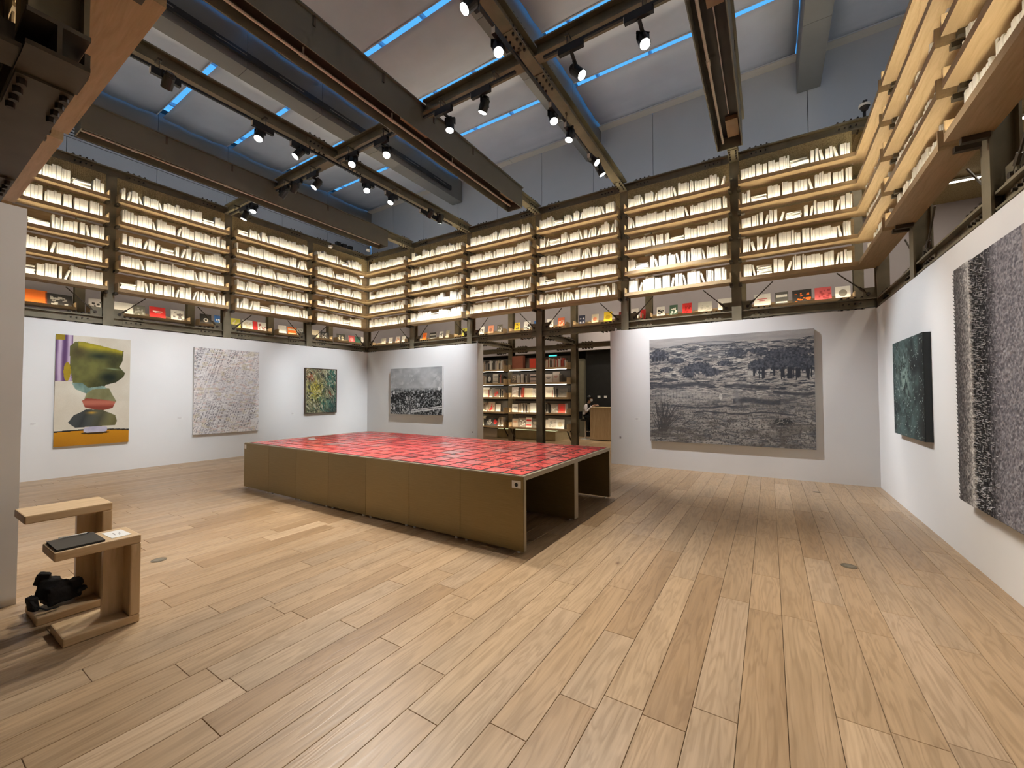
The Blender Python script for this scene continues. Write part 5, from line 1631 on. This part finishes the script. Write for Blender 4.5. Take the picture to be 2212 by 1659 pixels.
spot((-7.11, 6.19, 5.90), (-6.6, 4.4, 0.8), 1.1 * S, 52, AY, 'glowing spotlight on the left roof beam, second beyond the crossing')
spot((-7.03, 7.30, 5.97), (-11.7, 7.5, 1.8), 2.1 * S, 36, AY, 'dark spotlight near the far end of left roof beam, nearer of two', COOL)
spot((-7.03, 7.72, 5.97), (-9.2, 9.25, 1.35), 2.7 * S, 58, AY, 'dark spotlight near the far end of left roof beam, farther of two', COOL)
spot((-8.47, 4.75, 5.90), (-11.7, 5.0, 1.75), 1.2 * S, 50, AX, 'dark spotlight on the cross beam beside the left trough', COOL)
spot((-7.86, 4.84, 5.87), (-9.6, 1.6, 0.6), 0.7 * S, 64, AX, 'glowing spotlight on the cross beam left of the left roof beam')
spot((-6.52, 4.76, 5.90), (-4.6, 2.2, 0.0), 1.45 * S, 60, AX, 'glowing spotlight right of the left roof beam, nearer the beam')
spot((-5.70, 4.87, 5.87), (-3.2, 2.0, 0.0), 1.45 * S, 60, AX, 'glowing spotlight just left of the middle light trough')
spot((-4.28, 4.93, 5.85), (-4.0, 4.3, 0.8), 0.8 * S, 56, AX, 'glowing spotlight just right of the middle light trough')
spot((-3.60, 4.89, 5.86), (-5.6, 5.2, 0.8), 0.8 * S, 50, AX, 'tilted spotlight between the middle trough and the right roof beam')
spot((-2.02, 4.95, 5.80), (1.5, 4.9, 1.7), 1.5 * S, 54, AX, 'glowing spotlight right of the right roof beam, nearer the beam')
spot((-1.20, 4.93, 5.82), (0.6, 2.6, 0.2), 1.35 * S, 64, AX, 'glowing spotlight beside the right light trough')
spot((-2.81, 3.48, 5.90), (-4.9, 0.6, 1.6), 0.9 * S, 46, AY, 'spotlight cut by the top edge of the picture on the right roof beam')
spot((-2.81, 4.16, 5.90), (-0.6, 2.0, 0.0), 1.45 * S, 60, AY, 'bright spotlight on right roof beam just before the crossing')
spot((-2.80, 5.70, 5.90), (-0.8, 4.0, 0.0), 1.1 * S, 60, AY, 'glowing spotlight on right roof beam just beyond the crossing')
spot((-2.80, 6.26, 5.90), (-3.4, 5.2, 0.8), 0.8 * S, 50, AY, 'tilted spotlight on right roof beam, second beyond the crossing')
spot((-2.70, 7.33, 6.00), (1.5, 7.2, 1.75), 1.8 * S, 36, AY, 'glowing spotlight near the far end of the right roof beam', COOL)
spot((-2.74, 7.74, 5.97), (-0.7, 9.2, 1.15), 3.2 * S, 62, AY, 'dark spotlight at the far end of the right roof beam', (0.97, 0.97, 1.0))
spot((-10.20, 4.78, 5.92), (-8.6, 3.0, 0.0), 0.8 * S, 62, AX, 'glowing spotlight beside the left bookcases')
spot((-10.68, 4.80, 5.85), (-11.75, 3.6, 1.0), 0.35 * S, 60, AX, 'dim spotlight beside the left bookcases, next to the glowing one')
spot((-8.95, 4.76, 5.92), (-11.7, 3.4, 1.6), 0.0, 40, AX, 'second dark spotlight on the cross beam beside the left trough', lit=False)

# fill lights added under the aisle soffit to brighten the aisle and desk
for x, y, z, w, lab in ((-6.2, 10.5, ZDECK - 0.03, 520, 'round added fill light over the aisle in the opening'), (-4.9, 13.4, ZDECK - 0.03, 560, 'round added fill light over the desk'),
                     (-8.2, 10.4, ZDECK - 0.03, 320, 'round added fill light over the aisle left of the opening')):
    t = thing('fill_downlight', lab, 'ceiling light', (x, y, z))
    MB().tube((0, 0, 0.03), (0, 0, 0.0), 0.075, 18).build('trim_ring', M['black_metal'], t)
    MB().tube((0, 0, 0.0), (0, 0, -0.002), 0.055, 16).build('lens', M['lens'], t)
    ld = bpy.data.lights.new('fill_beam', 'SPOT'); ld.energy = w; ld.spot_size = math.radians(70); ld.spot_blend = 0.8; ld.color = (1, 0.86, 0.68); ld.shadow_soft_size = 0.05
    lo = bpy.data.objects.new('fill_beam', ld); COL.objects.link(lo); lo.parent = t; lo.location = (0, 0, -0.01)

# ================================================================== WOODEN C-SHAPED STOOLS
def c_stool(x0, w, base0, top0, back, h, label, th=0.058):
    t = thing('wooden_stool', label, 'stool', (x0, base0, 0))
    for nm, a, b in (('base_board', (0, 0, 0), (w, back - base0, th)), ('seat_board', (0, top0 - base0, h - th), (w, back - base0, h)),
                     ('upright', (0, back - base0 - th, th), (w, back - base0, h - th))):
        o = MB().box(a, b).build(nm, M['ply'] if nm != 'upright' else M['ply_v'], t)
        bevel(o, 0.008)
    MB().box((w * 0.5 - 0.022, back - base0 - th - 0.105, th), (w * 0.5 + 0.022, back - base0 - th, h - th)).build('rib', M['ply_v'], t)
    return t
c_stool(-4.13, 0.325, 0.70, 0.655, 1.075, 0.612, 'low C shaped wooden stool with a black folder and card on it')
c_stool(-4.67, 0.35, 0.665, 0.60, 1.045, 0.775, 'tall C shaped wooden stool with a black bag on its base')
ft = thing('black_folder', 'thin black folder lying on the low wooden stool', 'folder', (-4.11, 0.668, 0.613), 0.0)
o = MB().box((0, 0, 0), (0.285, 0.225, 0.006)).build('back_board', M['black_metal'], ft); bevel(o, 0.002)
o = MB().box((0.002, 0.003, 0.0062), (0.283, 0.222, 0.010)).build('sheets', mat_plain('dark_grey_sheet', (0.03, 0.03, 0.03), 0.5), ft)
o = MB().box((0, 0, 0.0102), (0.285, 0.225, 0.013)).build('front_board', mat_plain('charcoal_board', (0.045, 0.043, 0.038), 0.45), ft); bevel(o, 0.002)
pn = thing('pen', 'silver pen lying along the back edge of the black folder', 'pen', (-4.085, 0.72, 0.634), 0.0)
MB().tube((0, 0, 0), (0.0, 0.135, 0), 0.0048, 8).build('barrel', M['rod'], pn)
MB().tube((0, 0.135, 0), (0.0, 0.15, 0), 0.0048, 8, r1=0.001).build('tip', M['black_metal'], pn)
MB().box((-0.001, 0.0, 0.0048), (0.001, 0.045, 0.007)).build('clip', M['rod'], pn)
cd = thing('info_card', 'white card with small dark print on the low wooden stool', 'card', (-4.06, 0.925, 0.6125), 0.04)
MB().box((0, 0, 0), (0.20, 0.105, 0.0015)).build('paper', M['label'], cd)
pr = MB(); r = random.Random(5)
for k in range(9):
    x, y = r.uniform(0.06, 0.13), r.uniform(0.03, 0.07)
    pr.box((x, y, 0.0015), (x + r.uniform(0.004, 0.016), y + r.uniform(0.003, 0.007), 0.0018))
pr.build('print', mat_plain('grey_print', (0.16, 0.13, 0.12), 0.7), cd)

# black cloth bag slumped on the base of the tall stool
def blob(mb_list, name, mat, parent, seed, boxy=True):
    """soft lumpy body from overlapping ellipsoids, merged by remeshing"""
    import bmesh
    bm = bmesh.new()
    for c, rad, rot in mb_list:
        Mx = Matrix.Translation(c) @ Matrix.Rotation(rot, 4, 'Z') @ Matrix.Rotation(rot * 0.8, 4, 'X') @ Matrix.Diagonal((*rad, 1))
        if boxy:
            bmesh.ops.create_cube(bm, size=1.7, matrix=Mx)
        else:
            bmesh.ops.create_icosphere(bm, subdivisions=3, radius=1.0, matrix=Mx)
    me = bpy.data.meshes.new(name); bm.to_mesh(me); bm.free()
    me.materials.append(mat)
    o = link(name, me, parent)
    rm = o.modifiers.new('remesh', 'REMESH'); rm.mode = 'VOXEL'; rm.voxel_size = 0.008
    tx = bpy.data.textures.new('folds', 'CLOUDS'); tx.noise_scale = 0.06
    dp = o.modifiers.new('folds', 'DISPLACE'); dp.texture = tx; dp.strength = 0.016; dp.mid_level = 0.5
    smn = o.modifiers.new('smooth', 'SMOOTH'); smn.iterations = 9; smn.factor = 0.6
    for p in me.polygons: p.use_smooth = True
    return o
M['cloth_black'] = mat_plain('black_cloth', (0.010, 0.010, 0.011), 0.85, var=0.3, bump=0.3, bscale=50)
bag = thing('cloth_bag', 'crumpled black cloth bag on the base of the tall stool', 'bag', (-4.49, 0.80, 0.064))
blob([((0.0, 0.01, 0.070), (0.10, 0.105, 0.058), 0.10), ((-0.01, -0.055, 0.130), (0.070, 0.062, 0.080), -0.25), ((-0.01, -0.080, 0.205), (0.042, 0.042, 0.050), -0.35),
      ((0.03, 0.075, 0.130), (0.05, 0.045, 0.032), 0.30), ((0.02, -0.02, 0.12), (0.07, 0.07, 0.05), 0.35)], 'bag_body', M['cloth_black'], bag, 3)
blob([((0.055, -0.135, 0.065), (0.045, 0.026, 0.062), 0.25)], 'side_pouch', M['cloth_black'], bag, 4)
st = MB()
pts = [Vector((0.06, -0.13, 0.08)), Vector((0.10, -0.15, 0.10)), Vector((0.13, -0.13, 0.06)), Vector((0.135, -0.08, 0.02)), Vector((0.12, -0.02, 0.012))]
for a, b in zip(pts[:-1], pts[1:]): st.bar(a, b, 0.018, 0.005)
st.build('strap', M['cloth_black'], bag)
blob([((0.085, 0.10, 0.085), (0.03, 0.035, 0.02), 0.3)], 'flap', M['cloth_black'], bag, 5)

# ================================================================== RECEPTION DESK AND PERSON BEHIND THE OPENING
dk = thing('reception_desk', 'plain plywood reception desk behind the opening', 'desk', (-5.33, 13.58, 0))
MB().box((0, 0, 0.03), (1.6, 0.025, 1.12)).build('front_panel', M['wood_v'], dk)
MB().box((0, 0.025, 0.03), (0.025, 0.62, 1.12)).build('side_panel', M['wood_v'], dk)
MB().box((-0.01, -0.01, 1.12), (1.61, 0.64, 1.15)).build('worktop', M['wood'], dk)
MB().box((0.03, 0.03, 0), (1.58, 0.6, 0.03)).build('plinth', M['black'], dk)
stl = thing('bar_stool', 'round bar stool with chrome post under the seated person', 'stool', (-5.62, 13.86, 0))
MB().tube((0, 0, 0), (0, 0, 0.02), 0.2, 24, r1=0.18).build('base_plate', M['rod'], stl)
MB().tube((0, 0, 0.02), (0, 0, 0.66), 0.028, 12).build('post', M['rod'], stl)
o = MB().tube((0, 0, 0.66), (0, 0, 0.72), 0.19, 24).build('seat', M['black_metal'], stl)
MB().tube((0.0, 0.0, 0.28), (0.17, 0.0, 0.28), 0.012, 8).build('footrest', M['rod'], stl)
MB().box((-0.2, -0.15, 0.72), (-0.18, 0.15, 0.98)).build('backrest', M['black_metal'], stl)
for px in (1294, 1308):
    p = unproject(px, 857, 1, 14.70)
    t = thing('switch_plate', 'white switch plate on the black wall, %s of two' % ('left' if px < 1300 else 'right'), 'switch', (p.x, 14.70, p.z))
    MB().box((-0.055, -0.008, -0.04), (0.055, 0, 0.04)).build('plate', M['label'], t)
    for q in (-0.025, 0.025):
        MB().box((q - 0.018, -0.011, -0.022), (q + 0.018, -0.008, 0.022)).build('rocker', M['label'], t)

def build_person(loc):
    root = thing('person', 'seated person in a black vest with pale sleeves and white mask, looking down', 'person', loc)
    verts, edges, rad = [], [], []
    def add(p, r, parent=None):
        verts.append(p); rad.append(r)
        if parent is not None: edges.append((parent, len(verts) - 1))
        return len(verts) - 1
    # x forward, z up, origin on the seat centre (0.72 m above the floor)
    pel = add((0, 0, 0.10), 0.13)
    sp1 = add((0.02, 0, 0.27), 0.125, pel); ch = add((0.07, 0, 0.42), 0.135, sp1); nk = add((0.12, 0, 0.555), 0.055, ch)
    h1 = add((0.16, 0, 0.63), 0.062, nk); h2 = add((0.185, 0, 0.70), 0.085, h1); h3 = add((0.18, 0, 0.78), 0.075, h2)
    for s in (-1, 1):
        hip = add((0.05, s * 0.10, 0.09), 0.095, pel); kn = add((0.215, s * 0.12, 0.03), 0.066, hip)
        an = add((0.10, s * 0.11, -0.36), 0.042, kn); toe = add((0.21, s * 0.11, -0.42), 0.036, an)
        sh = add((0.08, s * 0.17, 0.47), 0.068, ch); el = add((0.12, s * 0.22, 0.24), 0.05, sh)
        wr = add((0.31, s * 0.12, 0.47), 0.03, el); pm = add((0.375, s * 0.10, 0.49), 0.028, wr)
        for k in range(4):
            a = add((0.425, s * (0.075 + 0.018 * k), 0.50 + 0.004 * k), 0.0095, pm)
            b = add((0.455, s * (0.065 + 0.018 * k), 0.495), 0.0085, a)
            add((0.475 - 0.006 * abs(k - 1), s * (0.055 + 0.018 * k), 0.485), 0.008, b)
        a = add((0.385, s * 0.07, 0.505), 0.011, pm); add((0.41, s * 0.05, 0.515), 0.009, a)
    me = bpy.data.meshes.new('person_skeleton'); me.from_pydata(verts, edges, []); me.update()
    o = bpy.data.objects.new('tmp', me); COL.objects.link(o)
    sk = o.modifiers.new('skin', 'SKIN')
    for i, v in enumerate(me.skin_vertices[0].data):
        v.radius = (rad[i], rad[i])
    me.skin_vertices[0].data[pel].use_root = True
    sb = o.modifiers.new('sub', 'SUBSURF'); sb.levels = 2; sb.render_levels = 2
    dg = bpy.context.evaluated_depsgraph_get()
    nm = bpy.data.meshes.new_from_object(o.evaluated_get(dg))
    bpy.data.objects.remove(o); nm.name = 'body'
    skin = mat_plain('skin', (0.45, 0.27, 0.19), 0.5); vest = M['cloth_black']; slv = mat_plain('pale_sleeve', (0.62, 0.58, 0.60), 0.8)
    nm.materials.clear()
    for m in (vest, slv, skin): nm.materials.append(m)
    for p in nm.polygons:
        c = p.center; p.use_smooth = True
        i = 0
        if c.z > 0.56 and c.x > 0.1: i = 2
        elif abs(c.y) > 0.135 and c.z > 0.17 and c.x < 0.3: i = 1
        elif c.x > 0.2 and c.z > 0.2: i = 1 if c.x < 0.32 else 2
        p.material_index = i
    link('body', nm, root)
    import bmesh
    # hair: cap and fall behind the head
    bm = bmesh.new()
    bmesh.ops.create_icosphere(bm, subdivisions=3, radius=1, matrix=Matrix.Translation((0.165, 0, 0.745)) @ Matrix.Diagonal((0.108, 0.098, 0.112, 1)))
    for v in bm.verts:
        if v.co.x > 0.20 and v.co.z < 0.77: v.co.x = 0.20
        if v.co.x < 0.14 and v.co.z < 0.72: v.co.z -= 0.13 * min(1, (0.14 - v.co.x) / 0.06)
    hm = bpy.data.meshes.new('hair'); bm.to_mesh(hm); bm.free(); hm.materials.append(mat_plain('black_hair', (0.006, 0.005, 0.005), 0.45))
    for p in hm.polygons: p.use_smooth = True
    link('hair', hm, root)
    bm = bmesh.new()
    bmesh.ops.create_icosphere(bm, subdivisions=3, radius=1, matrix=Matrix.Translation((0.235, 0, 0.675)) @ Matrix.Diagonal((0.045, 0.062, 0.05, 1)))
    mm = bpy.data.meshes.new('mask'); bm.to_mesh(mm); bm.free(); mm.materials.append(mat_plain('mask_white', (0.7, 0.74, 0.78), 0.7))
    for p in mm.polygons: p.use_smooth = True
    link('mask', mm, root)
    for s in (-1, 1):
        MB().tube((0.262, s * 0.03, 0.722), (0.27, s * 0.03, 0.722), 0.011, 8).build('eye', M['black'], root)
    MB().prism([(0.25, 0.70), (0.285, 0.705), (0.262, 0.745)], 1, -0.013, 0.013).build('nose', skin, root)
    return root
build_person((-5.62, 13.86, 0.722))
tb = thing('tablet', 'flat pale tablet held in the hands of the seated person', 'tablet', (-5.26, 13.86, 1.195))
MB().box((0, -0.09, 0), (0.2, 0.09, 0.006)).build('casing', M['black_metal'], tb)
MB().box((0.006, -0.084, 0.006), (0.194, 0.084, 0.0068)).build('screen', mat_plain('grey_screen', (0.35, 0.36, 0.38), 0.2), tb)
p = unproject(1193, 770, 1, 14.49)
ex = thing('exit_sign', 'small glowing teal sign above the aisle bookcase', 'sign', (p.x, 14.56, p.z))
for q in (-0.15, 0.15): MB().tube((q, -0.015, 0.07), (q, -0.015, 3.271 - p.z), 0.006, 6).build('hanger', M['black_metal'], ex)
MB().box((-0.2, -0.03, -0.08), (0.2, 0, 0.08)).build('housing', M['black_metal'], ex)
MB().box((-0.18, -0.033, -0.06), (0.18, -0.03, 0.06)).build('face', mat_emit('teal_glow', (0.05, 0.45, 0.45), 1.2), ex)
# low lit plinth seen under the aisle bookcase
pl = thing('display_plinth', 'low pale plinth with a lit greenish glass top behind the aisle bookcase', 'plinth', (-8.6, 12.6, 0))
MB().box((0, 0, 0), (2.4, 1.2, 0.34)).build('body', mat_plain('cream_plinth', (0.55, 0.48, 0.3), 0.6), pl)
MB().box((-0.02, -0.02, 0.36), (2.42, 1.22, 0.40)).build('glass_top', mat_plain('green_glass', (0.30, 0.34, 0.18), 0.15), pl)
MB().box((0.02, 0.02, 0.341), (2.38, 1.18, 0.352)).build('light_line', mat_emit('plinth_glow', (0.9, 0.95, 0.6), 0.7), pl)

# ================================================================== SMALL THINGS ON THE FRAME
def dome(loc, label, mat='label'):
    t = thing('dome_camera', label, 'camera', loc)
    MB().tube((0, 0, 0.10), (0, 0, 0.06), 0.085, 18).build('mount', M[mat], t)
    MB().tube((0, 0, 0.06), (0, 0, 0.0), 0.075, 18, r1=0.045).build('dome', M['black_metal'], t)
    MB().box((-0.02, 0.02, ZT1 + 0.001 - loc[2]), (0.02, 0.06, 0.16)).build('post', M['black_metal'], t)
    MB().box((-0.03, -0.05, 0.10), (0.03, 0.06, 0.16)).build('bracket', M['black_metal'], t)
p = unproject(1868, 238, 1, 9.38)
dome((p.x, 9.38, p.z), 'white dome camera on the frame near the far right corner')
def sensor(px, py, axis, val, label):
    p = unproject(px, py, axis, val)
    t = thing('ceiling_sensor', label, 'sensor', p)
    MB().tube((0, 0, 0.03), (0, 0, -0.03), 0.07, 16, r1=0.055).build('housing', M['label'], t)
    MB().box((-0.015, -0.015, 0.03), (0.015, 0.015, 0.12)).build('stem', M['black_metal'], t)
sensor(795, 541, 1, 9.1, 'round white sensor in the far left corner of the frame')
sensor(714, 533, 0, -11.6, 'round white sensor under the beam above the left bookcases')
for k, px in enumerate((730, 743, 756)):
    p = unproject(px, 519 + k * 4.4, 0, -11.9)
    t = thing('junction_box', 'small black box on the left top beam, %s of three' % ORD[k], 'box', (-11.9, p.y, ZT1 + 0.002))
    MB().box((-0.06, -0.07, 0), (0.06, 0.07, 0.10)).build('case', M['black_metal'], t)
    MB().box((-0.065, -0.075, 0.10), (0.065, 0.075, 0.112)).build('lid', M['black_metal'], t)
